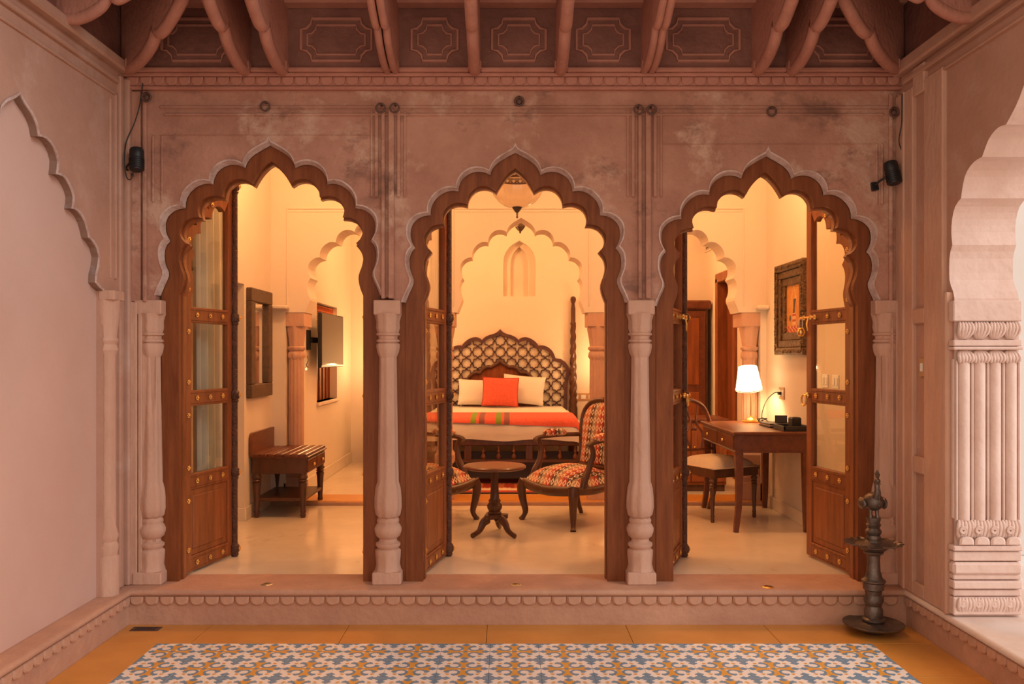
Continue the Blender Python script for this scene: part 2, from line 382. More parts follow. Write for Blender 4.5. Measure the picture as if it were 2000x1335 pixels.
tb.add([(-h, -h, 0), (h, -h, 0), (h, h, 0), (-h, h, 0), (-h, -h, -.018), (h, -h, -.018), (h, h, -.018), (-h, h, -.018)], [(0, 4, 5, 1), (1, 5, 6, 2), (2, 6, 7, 3), (3, 7, 4, 0), (4, 7, 6, 5)], 0)
tile_me = tb.mesh('tile', ['tile_white', 'tile_blue', 'tile_orange'])
ROWS = 12
for j in range(ROWS):
    for i in range(15):
        inst('tile', tile_me, flo, (TX0 + (i + .5) * T, TD1 - (j + .5) * T, 0))
XLR, XRR = -2.034, 2.137          # faces of the left and right plinths
slab = 0
def slabrow(x0, x1, y0, y1, along, step, ph=0):
    a0, a1 = (x0, x1) if along == 'x' else (y0, y1); a = a0; first = True
    while a < a1 - .01:
        b = min(a + (step * ph if first and ph else step), a1); first = False
        if a1 - b < .15: b = a1
        g = .0012
        lo, hi = ((a + g, y0 + g, -.03), (b - g, y1 - g, 0)) if along == 'x' else ((x0 + g, a + g, -.03), (x1 - g, b - g, 0))
        MB().bbox(lo, hi, .001).build('slab', 'orange_stone', flo); a = b
slabrow(XLR, XRR, TD1, D_SILL, 'x', 0.74, .6)
slabrow(XLR, TX0, 1.2, TD1, 'y', 0.8)
slabrow(TX0 + 15 * T, XRR, 1.2, TD1, 'y', 0.8, .5)
slabrow(TX0, TX0 + 15 * T, 1.2, TD1 - ROWS * T, 'x', 0.7)
# ---- drain grate
g0 = P(285, 1228, CH * 1795 / (1228 - VY)); g0.z = 0.0
gr = empty('drain_grate', g0, 0, 'small slotted metal drain grate set in the orange floor corner', 'drain')
MB().box((-.075, -.035, -.0), (.075, .035, .002)).build('plate', 'iron', gr)
for i in range(7): MB().box((-.052 + i * .016, -.026, .002), (-.044 + i * .016, .026, .0032)).build('slot', 'black', gr)

# ---- plinths (front, left, right): riser, rounded ledge, row of petals
def petal_mesh(w, h, t, name):
    n = 9; pl = [(-w / 2, 0)] + [(-w / 2 * math.cos(math.pi * i / n) , -h * .35 - h * .65 * math.sin(math.pi * i / n) ** .8) for i in range(n + 1)] + [(w / 2, 0)]
    inner = [(x * .74, -.004 + z * .80) for x, z in pl]
    m = MB(); A = [(x, 0, z) for x, z in pl]; B = [(x, -t * .55, z) for x, z in pl]; C = [(x, -t, z) for x, z in inner]
    m.strip(A, B, 0, True); m.strip(B, C, 0, True); m.add(C, [tuple(range(len(C)))])
    return m.mesh(name, 'stone_plinth')
def nose(m, fr, L0, L1, w, zt, th):
    """ledge with a rounded nose: section (out, z)"""
    sec = [(-w, zt), (0.0, zt)] + [(.022 * math.sin(a), zt - th / 2 + th / 2 * math.cos(a)) for a in [math.pi * q / 6 for q in range(1, 6)]] + [(0.0, zt - th), (-w, zt - th)]
    A = [fr(L0, o, z) for o, z in sec]; B = [fr(L1, o, z) for o, z in sec]; n = len(sec)
    m.strip(A, B, 0, True); m.add(A, [tuple(range(n))]); m.add(B, [tuple(range(n))])
pf = empty('trim_1', kind='structure')
MB().box((XLR, D_SILL, -.02), (XRR, D_SILL + .30, ZF - .035)).build('riser', 'stone_plinth', pf)
m = MB(); nose(m, lambda l, o, z: (l, D_SILL - o, z), XLR, XRR, .33, ZF, .035); m.build('sill_ledge', 'stone_plinth', pf, 40)
PM = petal_mesh(.076, .048, .016, 'petal')
x = XLR + .045
while x < XRR - .03:
    inst('petal', PM, pf, (x, D_SILL, ZF - .036)); x += .0808
plf = empty('trim_2', kind='structure')
MB().box((XLR - .26, 1.2, -.02), (XLR, D_SILL + .25, ZF - .035)).build('riser', 'stone_plinth', plf)
m = MB(); nose(m, lambda l, o, z: (XLR + o, l, z), 1.2, D_SILL + .28, .28, ZF - .001, .034); m.build('ledge', 'stone_plinth', plf, 40)
y = D_SILL - .05
while y > 2.6:
    inst('petal', PM, plf, (XLR, y, ZF - .036), (0, 0, R(90))); y -= .0808
prt = empty('trim_3', kind='structure')
MB().box((XRR, 1.2, -.02), (XRR + .62, D_SILL + .25, ZF - .035)).build('riser', 'stone_plinth', prt)
m = MB(); nose(m, lambda l, o, z: (XRR - o, l, z), 1.2, D_SILL + .28, .62, ZF - .001, .034); m.build('ledge', 'stone_ledge', prt, 40)
y = D_SILL - .05
while y > 2.6:
    inst('petal', PM, prt, (XRR, y, ZF - .036), (0, 0, R(-90))); y -= .0808
# three small round floor spots let into the sill
for px, py, mm, lab in ((521, 1141, 'steel', 'small round steel floor light sunk in the sill before the luggage rack'), (1008, 1142, 'steel', 'small round steel floor light sunk in the sill before the round table'), (1500, 1146, 'brass', 'small round brass floor light sunk in the sill before the writing desk')):
    d = (CH - ZF) * 1795 / (py - VY); c = P(px, py, d); c.z = ZF
    s_ = empty('sill_light', c, 0, lab, 'floor light', 'lights in the sill')
    MB().lathe([(.031, 0), (.031, .002), (.027, .004)], n=20).build('bezel', mm, s_, 40); MB().lathe([(.02, .004), (.018, .0055)], n=16).build('lens', 'glass', s_, 40)

# ---- stone front with three cusped arches
wf = empty('wall_front', kind='structure')
ZTOP = 2.905; ZSP = 1.735
poly = [(XL - .2, ZTOP), (XL - .2, ZF)]
rims = []
for i, (ax, az) in enumerate(ARCH):
    o = [(ax - x, az + z) for x, z in reversed(OUTH)] + [(ax + x, az + z) for x, z in OUTH[1:]]
    zb_ = o[0][1]; grow = lambda f, g: [(ax + (x - ax) * f, zb_ + (z - zb_) * g) for x, z in o]
    oo = grow(1.024, 1.019); oo[len(oo) // 2] = (ax, az + .030)
    if i == 0: poly += [(oo[0][0], ZF)]
    r2, r3 = grow(1.037, 1.030), grow(1.040, 1.033)
    for r_ in (r2, r3): r_[len(r_) // 2] = (ax, az + .046)
    poly += oo; rims.append((o, oo, r2, r3))
    if i == 2: poly += [(oo[-1][0], ZF)]
    else: pass
poly += [(XR + .2, ZF), (XR + .2, ZTOP)]
w = MB().prism(poly, lambda a, b, t: (a, D_WALL + t, b), D_BACK - D_WALL).build('stone_front', 'stone_dark', wf)
for o, oo, r2, r3 in rims:
    m = MB(); A = [(x, D_WALL - .004, z) for x, z in oo]; B = [(x, D_WALL + .04, z) for x, z in o]; C = [(x, D_WALL - .004, z) for x, z in r2]; Dd = [(x, D_WALL + .004, z) for x, z in r3]
    m.strip(A, B); m.strip(C, A); m.strip(C, Dd); m.build('arch_rim', 'rim', wf, 50)
# lower, paler stone of the two side piers
zs = PZ(590, 5.05)
ol, orr = rims[0][1][0][0], rims[2][1][-1][0]
MB().box((XL, D_WALL - .006, ZF), (ol - .004, D_WALL + .02, zs)).build('pier_stone', 'stone_light', wf)
MB().box((orr + .004, D_WALL - .006, ZF), (XR, D_WALL + .02, zs)).build('pier_stone', 'stone_light', wf)
# shallow pilaster strips, panel mouldings
def hrun(x0, x1, z, hgt=.012, out=.010, mt='stone_dark', nm='moulding'):
    MB().bbox((x0, D_WALL - out, z - hgt / 2), (x1, D_WALL + .01, z + hgt / 2), .004).build(nm, mt, wf)
def vrun(xc, z0, z1, wd=.012, out=.010, mt='stone_dark', nm='moulding'):
    MB().bbox((xc - wd / 2, D_WALL - out, z0), (xc + wd / 2, D_WALL + .01, z1), .004).build(nm, mt, wf)
zt1, zt2 = PZ(209, 5.05), PZ(224, 5.05)
hrun(PX(312, 5.05), PX(1738, 5.05), zt1); hrun(PX(312, 5.05), PX(1738, 5.05), zt1 - .016, .01, .006); hrun(PX(322, 5.05), PX(1725, 5.05), zt2, .014, .012)
hrun(PX(312, 5.05), PX(735, 5.05), PZ(264, 5.05), .006, .005); hrun(PX(1288, 5.05), PX(1712, 5.05), PZ(282, 5.05), .006, .005)
for pc in (758, 1258):
    for dx, wd, ou in ((-22, .02, .016), (-9, .02, .026), (7, .03, .03), (21, .02, .016), (33, .014, .01), (-32, .014, .01)):
        vrun(PX(pc + dx, 5.05), PZ(583 if abs(dx) < 15 else 385, 5.05), zt1 - .02, wd, ou)
for px_, wd, ou in ((268, .05, .02), (286, .02, .03), (300, .014, .012), (317, .012, .01)):
    vrun(PX(px_, 5.05), zs if px_ < 295 else PZ(395, 5.05), PZ(265 if px_ > 290 else 180, 5.05), wd, ou)
for px_, wd, ou in ((1712, .012, .01), (1722, .014, .012), (1738, .02, .02), (1757, .04, .026)):
    vrun(PX(px_, 5.05), zs if px_ > 1725 else PZ(400, 5.05), PZ(280 if px_ < 1725 else 185, 5.05), wd, ou)
for px_, wd, ou in ((262, .05, .03), (276, .022, .022), (1738, .03, .02), (1752, .03, .03)):
    vrun(PX(px_, 5.05), ZF, zs, wd, ou, 'stone_light', 'pilaster_strip')
# cornice with a row of carved petals under the frieze
m = MB()
for z0, z1, o in ((2.895, 2.915, .035), (2.915, 2.965, .022), (2.965, 2.985, .045), (2.985, 3.01, .06)): m.bbox((XL - .1, D_WALL - o, z0), (XR + .1, D_WALL + .2, z1), .006)
m.build('cornice', 'stone_bracket', wf)
PM2 = petal_mesh(.066, .046, .012, 'cornice_petal'); PM2.materials[0] = M['stone_bracket']
PM3 = petal_mesh(.070, .040, .012, 'base_petal'); PM3.materials[0] = M['stone_pale']
x = XL + .05
while x < XR - .02:
    inst('petal', PM2, wf, (x, D_WALL - .022, 2.964)); x += .0705
# ---- frieze and eave brackets round the court
cei = empty('trim_4', kind='structure')
ZE = 3.40; DF = 5.02 * S
MB().box((XL - .3, DF, 3.0), (XR + .3, D_BACK, ZE)).build('frieze_wall', 'stone_red', cei)
MB().box((XL - .35, 1.2, 3.03), (XL, DF, ZE)).build('frieze_wall', 'stone_red', cei)
MB().box((XR, 1.2, 3.03), (XR + .35, DF, ZE)).build('frieze_wall', 'stone_red', cei)
MB().box((XL - .35, DF - 1.05, ZE), (XR + .35, D_BACK, ZE + .08)).build('eave_slab', 'stone_red', cei)
MB().box((XL - .35, 1.2, ZE), (XL + 1.05, DF - 1.05, ZE + .08)).build('eave_slab', 'stone_red', cei)
MB().box((XR - 1.05, 1.2, ZE), (XR + .35, DF - 1.05, ZE + .08)).build('eave_slab', 'stone_red', cei)
MB().bbox((XL, DF - .10, 3.335), (XR, DF, ZE), .012).build('eave_beam', 'stone_bracket', cei)
# bracket profile (out from the wall, z): two scrolled lobes
BP = dense([(0, 2.995), (.05, 2.99), (.14, 2.992), (.24, 3.015), (.33, 3.055), (.385, 3.115)], 4) + dense([(.385, 3.105), (.42, 3.085), (.47, 3.09), (.56, 3.125), (.68, 3.19), (.80, 3.27), (.88, 3.34), (.90, ZE)], 4) + [(0, ZE)]
def bracket_mesh(wd):
    m = MB(); m.prism(BP, lambda a, b, t: (t - wd / 2, -a, b), wd)
    lead = [p for p in BP[:-1]]
    m.tube([(0, -a - .004, b) for a, b in lead], wd * .56, 8)
    m.box((-wd * .62, -.07, 2.985), (wd * .62, 0, 3.03))
    return m.mesh('bracket', 'stone_bracket', 50)
BM, BMN = bracket_mesh(.058), bracket_mesh(.036)
for px_ in (480, 553, 928, 1095, 1478, 1545): inst('bracket', BM, cei, (PX(px_, 5.02), DF, 0))
for px_ in (757, 773, 1258, 1272): inst('bracket', BMN, cei, (PX(px_, 5.02), DF, 0))
for x_, a_ in ((XL + .03, 45), (XR - .03, -45)): inst('bracket', BM, cei, (x_, DF - .03, 0), (0, 0, R(a_)))
for y_ in (4.30, 3.75, 3.2, 2.6):
    inst('bracket', BM, cei, (XL, y_ * S, 0.03), (0, 0, R(90)), (1, .62, 1)); inst('bracket', BM, cei, (XR, (y_ - .1) * S, 0.0), (0, 0, R(-90)), (1, .62, 1))
# octagonal sunk panels of the frieze: ridge outlines
def panel_outline(w_, h_, c_):
    return [(-w_ + c_, -h_), (w_ - c_, -h_), (w_ - c_ * .9, -h_ + c_ * .5), (w_ - c_ * .5, -h_ + c_ * .9), (w_, -h_ + c_), (w_, h_ - c_), (w_ - c_ * .5, h_ - c_ * .9), (w_ - c_ * .9, h_ - c_ * .5), (w_ - c_, h_), (-w_ + c_, h_), (-w_ + c_ * .9, h_ - c_ * .5), (-w_ + c_ * .5, h_ - c_ * .9), (-w_, h_ - c_), (-w_, -h_ + c_), (-w_ + c_ * .5, -h_ + c_ * .9), (-w_ + c_ * .9, -h_ + c_ * .5)]
for xa, xb in ((300, 470), (572, 742), (788, 910), (945, 1082), (1110, 1246), (1286, 1460), (1562, 1740)):
    cx, hw = (PX(xa, 5.02) + PX(xb, 5.02)) / 2, (PX(xb, 5.02) - PX(xa, 5.02)) / 2 - .045
    m = MB(); m.tube([(cx + a, DF - .002, 3.165 + b) for a, b in panel_outline(hw, .115, .06)], .009, 5, closed=True)
    m.tube([(cx + a, DF - .002, 3.165 + b) for a, b in panel_outline(hw - .035, .08, .05)], .006, 5, closed=True)
    m.build('panel_moulding', 'stone_bracket', cei, 60)

# ---- left wall: stone face with a blind cusped niche filled with plaster
wl = empty('wall_left', kind='structure')
def wpt(px, py, Xw):                                # pixel on the plane X = Xw -> (depth, z)
    d = Xw * 1795 / (px - VX); return (d * S, PZ(py, d))
lp = [[wpt(*q, XL) for q in g] for g in [
    [(37, 184), (47, 203), (60, 222), (70, 244), (74, 266)], [(74, 266), (88, 270), (102, 286), (111, 312), (109, 340)],
    [(109, 340), (122, 345), (134, 362), (142, 385), (139, 407)], [(139, 407), (150, 412), (162, 428), (168, 446), (172, 464)],
    [(172, 464), (186, 480), (192, 505), (187, 530), (184, 548), (192, 560), (201, 568)]]]
LH = segs(lp, 8); ya = LH[0][0]
niche = [(y_, ZF)for y_ in ()] 
leftarch = [(2 * ya - y_, z_) for y_, z_ in reversed(LH)] + LH[1:]
poly = [(1.2, 3.0), (1.2, ZF), (leftarch[0][0], ZF)] + leftarch + [(leftarch[-1][0], ZF), (D_WALL + .02, ZF), (D_WALL + .02, 3.0)]
MB().prism(poly, lambda a, b, t: (XL - t, a, b), .05).build('stone_face', 'stone_mid', wl)
MB().box((XL - .20, 1.2, ZF), (XL - .035, D_WALL + .02, 3.0)).build('niche_plaster', 'plaster_pink', wl)
m = MB(); A = [(XL + .006, y_, z_) for y_, z_ in leftarch]; B = [(XL - .036, y_, z_) for y_, z_ in leftarch]; C = [(XL + .006, y_, z_) for y_, z_ in offset(leftarch, .012)]
m.strip(A, B); m.strip(A, C); m.build('niche_rim', 'rim', wl, 40)
zq = PZ(590, 4.8)
m = MB()
for y0, y1, o in ((D_WALL - .05, D_WALL + .0, .04), (D_WALL - .11, D_WALL - .065, .02)): m.bbox((XL - .01, y0, ZF), (XL + o, y1, 2.95), .008)
m.build('corner_strip', 'stone_mid', wl)
m = MB(); m.bbox((XL - .01, D_WALL - .145, 1.85), (XL + .012, D_WALL - .13, 2.845), .004); m.bbox((XL - .01, D_WALL - .20, 1.85), (XL + .008, D_WALL - .19, 2.80), .004); m.bbox((XL - .01, 1.2, 2.90), (XL + .02, D_WALL - .12, 2.925), .005); m.bbox((XL - .01, 1.2, 2.83), (XL + .012, D_WALL - .13, 2.845), .004); m.bbox((XL - .01, 1.2, 2.97), (XL + .05, D_WALL - .02, 3.03), .01)
m.build('cornice', 'stone_mid', wl)
# ---- right wall: open cusped arch beyond a panelled pier
wr = empty('wall_right', kind='structure')
rp = [[wpt(*q, XR) for q in g] for g in [
    [(2040, 100), (2030, 108), (2015, 130), (2005, 150), (1998, 172), (1985, 205), (1965, 243)], [(1965, 243), (1948, 250), (1932, 270), (1924, 290), (1918, 306)],
    [(1918, 306), (1900, 318), (1886, 340), (1880, 365), (1877, 387)], [(1877, 387), (1866, 402), (1860, 425), (1858, 452), (1860, 478)],
    [(1860, 478), (1855, 498), (1854, 522), (1855, 550), (1862, 570), (1864, 582)]]]
RH = segs(rp, 8); yr = RH[0][0]
rarch = [(2 * yr - y_, z_) for y_, z_ in reversed(RH)] + RH[1:]
TW = .31
poly = [(1.2, 3.0), (1.2, ZF), (rarch[0][0], ZF)] + rarch + [(rarch[-1][0], ZF), (D_WALL + .02, ZF), (D_WALL + .02, 3.0)]
MB().prism(poly, lambda a, b, t: (XR + t, a, b), TW).build('stone_face', ['stone_pale', 'stone_mid'], wr)
for p_ in bpy.data.objects[wr.children[0].name].data.polygons:
    if abs(p_.normal.x) > .9: p_.material_index = 1  # wall faces take the plainer stone; the soffit keeps the painted daylight
ypil = rarch[-1][0]
# panelled face of the pier
m = MB()
ym0, ym1 = 4.706 * S, 4.836 * S
for y1, y0 in ((ym1, D_WALL), (ypil + .075, ym0)): m.bbox((XR - .022, y1, ZF), (XR + .01, y0, 2.86), .006)
m.bbox((XR - .032, ypil + .02, ZF), (XR + .01, ypil + .05, 1.75), .006); m.bbox((XR - .030, 4.93 * S, ZF), (XR + .01, 4.96 * S, 2.86), .006)
for py in (592, 628, 893, 925): pass
for z0, z1 in ((ZF, .26), (PZ(923, 4.8), PZ(890, 4.8)), (PZ(632, 4.8), PZ(602, 4.8)), (2.80, 2.95)): m.bbox((XR - .022, ym0, z0), (XR + .01, ym1, z1), .006)
m.build('panel_moulding', 'stone_light', wr)
m = MB(); m.bbox((XR - .03, 1.2, 2.90), (XR + .01, D_WALL - .1, 2.925), .005); m.bbox((XR - .02, 1.2, 2.84), (XR + .01, D_WALL - .12, 2.852), .004); m.bbox((XR - .05, 1.2, 2.96), (XR + .01, D_WALL - .02, 3.03), .01)
m.build('cornice', 'stone_mid', wr)
# carved jamb of the pier, facing along the arcade: base, fluted shaft, capital
jx0, jx1, jy = XR + .005, XR + TW - .005, ypil
jz = lambda py: PZ(py, 4.46)
def jband(name, p0, p1, out, b=.008):
    return MB().bbox((jx0 - .012 - out * .4, jy - out, jz(p1)), (jx1 + .006, jy + .02, jz(p0)), b).build(name, 'stone_pale', wr)
for nm, a_, b_, o_ in (('base_block', 1160, 1194, .026), ('base_moulding', 1146, 1158, .02), ('base_moulding', 1128, 1143, .034), ('base_moulding', 1116, 1126, .022), ('base_torus', 1092, 1116, .036), ('base_moulding', 1072, 1090, .026), ('base_moulding', 1060, 1070, .036), ('capital_block', 588, 628, .03), ('capital_ring', 664, 676, .03), ('capital_ring', 677, 683, .04), ('neck', 700, 1010, .004)):
    jband(nm, a_, b_, o_, .012 if 'torus' in nm else .005)
nfl = 4; wj = (jx1 - jx0)
for i in range(nfl):
    xc = jx0 + wj * (i + .5) / nfl
    MB().tube([(xc, jy, jz(1012)), (xc, jy, jz(704))], .030, 12, (1, .9)).build('flute', 'stone_pale', wr, 50)
for i in range(nfl + 1):
    xc = jx0 + wj * i / nfl
    MB().tube([(xc, jy - .012, jz(1012)), (xc, jy - .012, jz(704))], .006, 6).build('fillet', 'stone_pale', wr, 50)
lm = MB()
for q in (-1, -.5, 0, .5, 1): lm.tube(dense([(q * .012, 0, 0), (q * .030, -.018, .022), (q * .032, -.030, .050), (q * .026, -.020, .074)], 3), [.010, .010, .0098, .0096, .0095, .009, .009, .0085, .008, .006], 6)
leaf_me = lm.mesh('carved_leaf', 'stone_pale', 60)
for i in range(nfl):
    xc = jx0 + wj * (i + .5) / nfl
    inst('carved_leaf', leaf_me, wr, (xc, jy, jz(660))); inst('carved_leaf', leaf_me, wr, (xc, jy, jz(684)), (0, R(180), 0), (1, 1, .8))
    inst('carved_leaf', leaf_me, wr, (xc, jy - .002, jz(1052)), (0, 0, 0), (1.1, .8, 1.35)); inst('carved_leaf', leaf_me, wr, (xc, jy - .012, jz(1192)), (0, 0, 0), (1.1, .7, 1.05))
rosm = MB()
rosm.tube([(.018 * math.cos(a) * (1 - a / 22), -.004, .018 * math.sin(a) * (1 - a / 22)) for a in [q * .45 for q in range(34)]], .0042, 5)
scroll_me = rosm.mesh('scroll', 'stone_pale', 60)
for i in range(nfl):
    inst('scroll', scroll_me, wr, (jx0 + wj * (i + .28) / nfl, jy - .03, jz(1030))); inst('scroll', scroll_me, wr, (jx0 + wj * (i + .28) / nfl, jy - .03, jz(1172)))
    inst('petal', PM3, wr, (jx0 + wj * (i + .5) / nfl, jy - .028, jz(1058)), (R(180), 0, R(180)))
# corridor outside the right arcade
MB().box((XR + .3, .6, ZF - .06), (XR + 2.6, 9, ZF - .003)).build('floor_corridor', 'white_floor', None); tag(bpy.data.objects['floor_corridor'], kind='structure')
MB().box((XR + .55, 5.6, ZF), (XR + 2.6, 5.75, 3.4)).build('wall_corridor', 'grey_wall', None); tag(bpy.data.objects['wall_corridor'], kind='structure')

# ================================================================= ROOM SHELL
RX0, RX1 = -2.0, 2.18
AX0, AX1 = -1.80, 2.26
rf = tag(MB().box((-2.45, D_SILL + .331, ZF - .06), (2.5, D_ARC0 - .02, ZF)).build('floor_room', 'marble'), kind='structure')
fa = tag(MB().box((-2.1, D_ARC1, ZF - .06), (2.6, D_END + .1, ZA)).build('floor_alcove', 'marble'), kind='structure')
th = tag(MB().bbox((RX0, D_ARC0 - .04, ZF - .06), (RX1, D_ARC1 + .02, ZA + .001), .006).build('trim_5', 'orange_stone'), kind='structure')
MB().bbox((RX0, D_ARC0 - .055, ZF), (RX1, D_ARC0 - .039, ZF + .03), .004).build('riser', 'stone_plinth', th)
tag(MB().box((-2.5, D_BACK - .1, ZC), (2.6, D_END + .2, ZC + .1)).build('ceiling', 'plaster'), kind='structure')
# room side of the front above the stone
tag(MB().box((-2.5, D_BACK, 2.75), (2.6, D_BACK + .08, ZC)).build('wall_lintel', 'plaster'), kind='structure')
m = MB(); dj = 6.97 * S
m.box((RX0 - .45, dj, ZF), (RX0, D_ARC0 + .05, ZC)); m.box((RX0 - .45, D_BACK, 1.985), (RX0, dj, ZC)); m.box((RX0 - .45, D_BACK, ZF), (RX0, 5.55 * S, 1.985)); m.box((RX0 - .55, D_BACK, ZF), (RX0 - .40, dj, 1.985))
wrl = tag(m.build('wall_room_left', 'plaster'), kind='structure')
wrr = tag(MB().box((RX1, D_BACK, ZF), (RX1 + .3, D_ARC0 + .05, ZC)).build('wall_room_right', 'plaster'), kind='structure')
bs = tag(MB().bbox((RX1 - .014, D_BACK, ZF), (RX1, D_ARC0, ZF + .10), .004).build('baseboard_right', 'marble'), kind='structure')
m = MB(); m.bbox((RX0, dj, ZF), (RX0 + .014, D_ARC0, ZF + .10), .004); m.bbox((RX0 - .4, dj - .012, ZF), (RX0 + .014, dj, ZF + .10), .004)
tag(m.build('baseboard_left', 'marble'), kind='structure')
tag(MB().box((AX0 - .2, D_END, ZA), (AX1 + .2, D_END + .15, ZC)).build('wall_back', 'plaster'), kind='structure')
bk = bpy.data.objects['wall_back']
# niche of the back wall is carved as a proud surround with a sunk back
# alcove left wall with a window niche
nw0, nw1, nz0, nz1 = 8.66 * S, 9.68 * S, 1.0, 1.95
m = MB(); m.box((AX0 - .3, D_ARC1, ZF), (AX0, nw0, ZC)); m.box((AX0 - .3, nw1, ZF), (AX0, D_END + .1, ZC)); m.box((AX0 - .3, nw0, ZF), (AX0, nw1, nz0)); m.box((AX0 - .3, nw0, nz1), (AX0, nw1, ZC))
wal = tag(m.build('wall_alcove_left', 'plaster'), kind='structure')
win = empty('window_1', kind='structure')
MB().box((AX0 - .3, nw0, nz0), (AX0 - .09, nw1, nz1)).build('shutter', 'wood_red', win)
m = MB()
for i in range(7): m.box((AX0 - .09, nw0 + (nw1 - nw0) * i / 6 - .012, nz0), (AX0 - .075, nw0 + (nw1 - nw0) * i / 6 + .012, nz1 - .22))
m.build('shutter_stile', 'wood_red', win)
MB().box((AX0 - .08, nw0, nz1 - .20), (AX0 - .05, nw1, nz1 - .02)).build('lattice_head', 'p_pale', win)
m = MB()
for i in range(22): m.box((AX0 - .05, nw0 + (nw1 - nw0) * i / 21 - .005, nz1 - .20), (AX0 - .042, nw0 + (nw1 - nw0) * i / 21 + .005, nz1 - .02))
for i in range(5): m.box((AX0 - .05, nw0, nz1 - .20 + i * .045 - .004), (AX0 - .042, nw1, nz1 - .20 + i * .045 + .004))
m.build('lattice_bars', 'c_orange', win)
MB().bbox((AX0 - .2, nw0 - .01, nz0 - .03), (AX0 + .025, nw1 + .03, nz0), .005).build('window_sill', 'plaster', win)
# alcove right wall with a doorway
dw0, dw1, dzt = 9.10 * S, 9.86 * S, 2.27
m = MB(); m.box((AX1, D_ARC0 + .04, ZF), (AX1 + .2, dw0, ZC)); m.box((AX1, dw1, ZF), (AX1 + .2, D_END + .1, ZC)); m.box((AX1, dw0, dzt), (AX1 + .2, dw1, ZC))
tag(m.build('wall_alcove_right', 'plaster'), kind='structure')
dr = empty('door_4', kind='structure')
m = MB()
for lo, hi in (((AX1 - .03, dw0 - .04, ZA), (AX1 + .12, dw0 + .05, dzt)), ((AX1 - .03, dw1 - .05, ZA), (AX1 + .12, dw1 + .04, dzt)), ((AX1 - .03, dw0 - .04, dzt - .05), (AX1 + .12, dw1 + .04, dzt + .05))): m.bbox(lo, hi, .008)
m.build('door_frame', 'wood_red', dr)
MB().bbox((AX1 + .08, dw0 + .05, ZA), (AX1 + .12, dw1 - .05, dzt - .05), .004).build('door_panel', 'wood', dr)
MB().box((AX1 + .077, dw0 + .12, 1.1), (AX1 + .081, dw0 + .42, 1.85)).build('door_pane', 'glass', dr)
tag(MB().bbox((AX0, D_ARC1, ZA), (AX0 + .014, D_END, ZA + .12), .004).build('baseboard_alcove', 'marble'), kind='structure')

# ---- inner arcade: three cusped arches carried by stone columns
ia = empty('wall_arcade', kind='structure')
PXC = [-1.805, -.537, .761, 2.06]
zsp2 = PZ(610, 7.75); AP2 = [PZ(425, 7.75)] * 3
hw2 = (PXC[1] - PXC[0]) / 2
sc_x = (hw2 - .095) / XO; rise = AP2[0] - zsp2; sc_z = rise / -OUTH[-1][1]
poly = [(RX0 - .02, ZC), (RX0 - .02, zsp2)]
for i in range(3):
    cx = (PXC[i] + PXC[i + 1]) / 2
    poly += [(cx - x * sc_x, AP2[i] + z * sc_z) for x, z in reversed(OUTH)] + [(cx + x * sc_x, AP2[i] + z * sc_z) for x, z in OUTH[1:]]
poly += [(RX1 + .02, zsp2), (RX1 + .02, ZC)]
MB().prism(poly, lambda a, b, t: (a, D_ARC0 + t, b), D_ARC1 - D_ARC0).build('arcade_wall', 'plaster', ia)
MB().box((RX0 - .02, D_ARC0, ZF), (PXC[0] - .07, D_ARC1, zsp2)).build('end_pier', 'plaster', ia)
MB().box((PXC[3] + .07, D_ARC0, ZF), (RX1 + .1, D_ARC1, zsp2)).build('end_pier', 'plaster', ia)
zpl = PZ(407, 7.75)
for i in range(3):
    x0, x1 = PXC[i] + .07, PXC[i + 1] - .07
    if i == 0: x0 = PXC[0] - .06
    m = MB(); m.bbox((x0, D_ARC0 - .008, zpl - .006), (x1, D_ARC0 + .004, zpl + .006), .003); m.bbox((x0, D_ARC0 - .006, zpl - .030), (x1, D_ARC0 + .004, zpl - .022), .003)
    m.bbox((x0, D_ARC0 - .008, zsp2 + .05), (x0 + .012, D_ARC0 + .004, zpl), .003); m.bbox((x1 - .012, D_ARC0 - .008, zsp2 + .05), (x1, D_ARC0 + .004, zpl), .003)
    m.build('panel_moulding', 'plaster', ia)
for x_ in (RX0 + .02, RX1 - .10): MB().bbox((x_, D_ARC0 - .10, PZ(604, 7.7)), (x_ + .14 if x_ < 0 else x_ + .10, D_ARC0, PZ(596, 7.7)), .01).build('impost_ledge', 'plaster', ia)

# columns of the inner arcade (square, fluted, leaf capital)
def inner_column(xc, lab):
    root = empty('arcade_column', (xc, D_ARC0 + .085, ZA), 0, lab, 'column', 'columns of the inner arcade')
    H = zsp2 - ZA; q = lambda f: H * f
    MB().lathe([(.085, 0), (.085, q(.09)), (.075, q(.095)), (.08, q(.12)), (.062, q(.135)), (.068, q(.16)), (.056, q(.175)), (.08, q(.2)), (.082, q(.24)), (.058, q(.265))], n=4, sqr=1).build('base', 'stone_light', root)
    MB().lathe([(.063, q(.255)), (.063, q(.5)), (.060, q(.755))], n=48, flute=.07, nf=12).build('shaft', 'stone_light', root, 60)
    m = MB(); m.lathe([(.056, q(.745)), (.074, q(.765)), (.070, q(.785)), (.058, q(.795)), (.074, q(.803)), (.074, q(.815)), (.060, q(.82)), (.068, q(.86)), (.082, q(.91)), (.084, q(.93))], n=32, flute=.06, nf=8); m.build('capital', 'stone_light', root, 50)
    MB().bbox((-.088, -.084, q(.925)), (.088, D_ARC1 - D_ARC0 - .086, q(1) - .001), .004).build('abacus', 'stone_light', root)
    return root
for xc, lab in zip(PXC, ('fluted sandstone column standing behind the luggage rack', 'fluted sandstone column at the inner arcade beside the left armchair', 'fluted sandstone column between the bed and the writing desk, behind the right armchair', 'fluted sandstone column behind the lit table lamp')): inner_column(xc, lab)
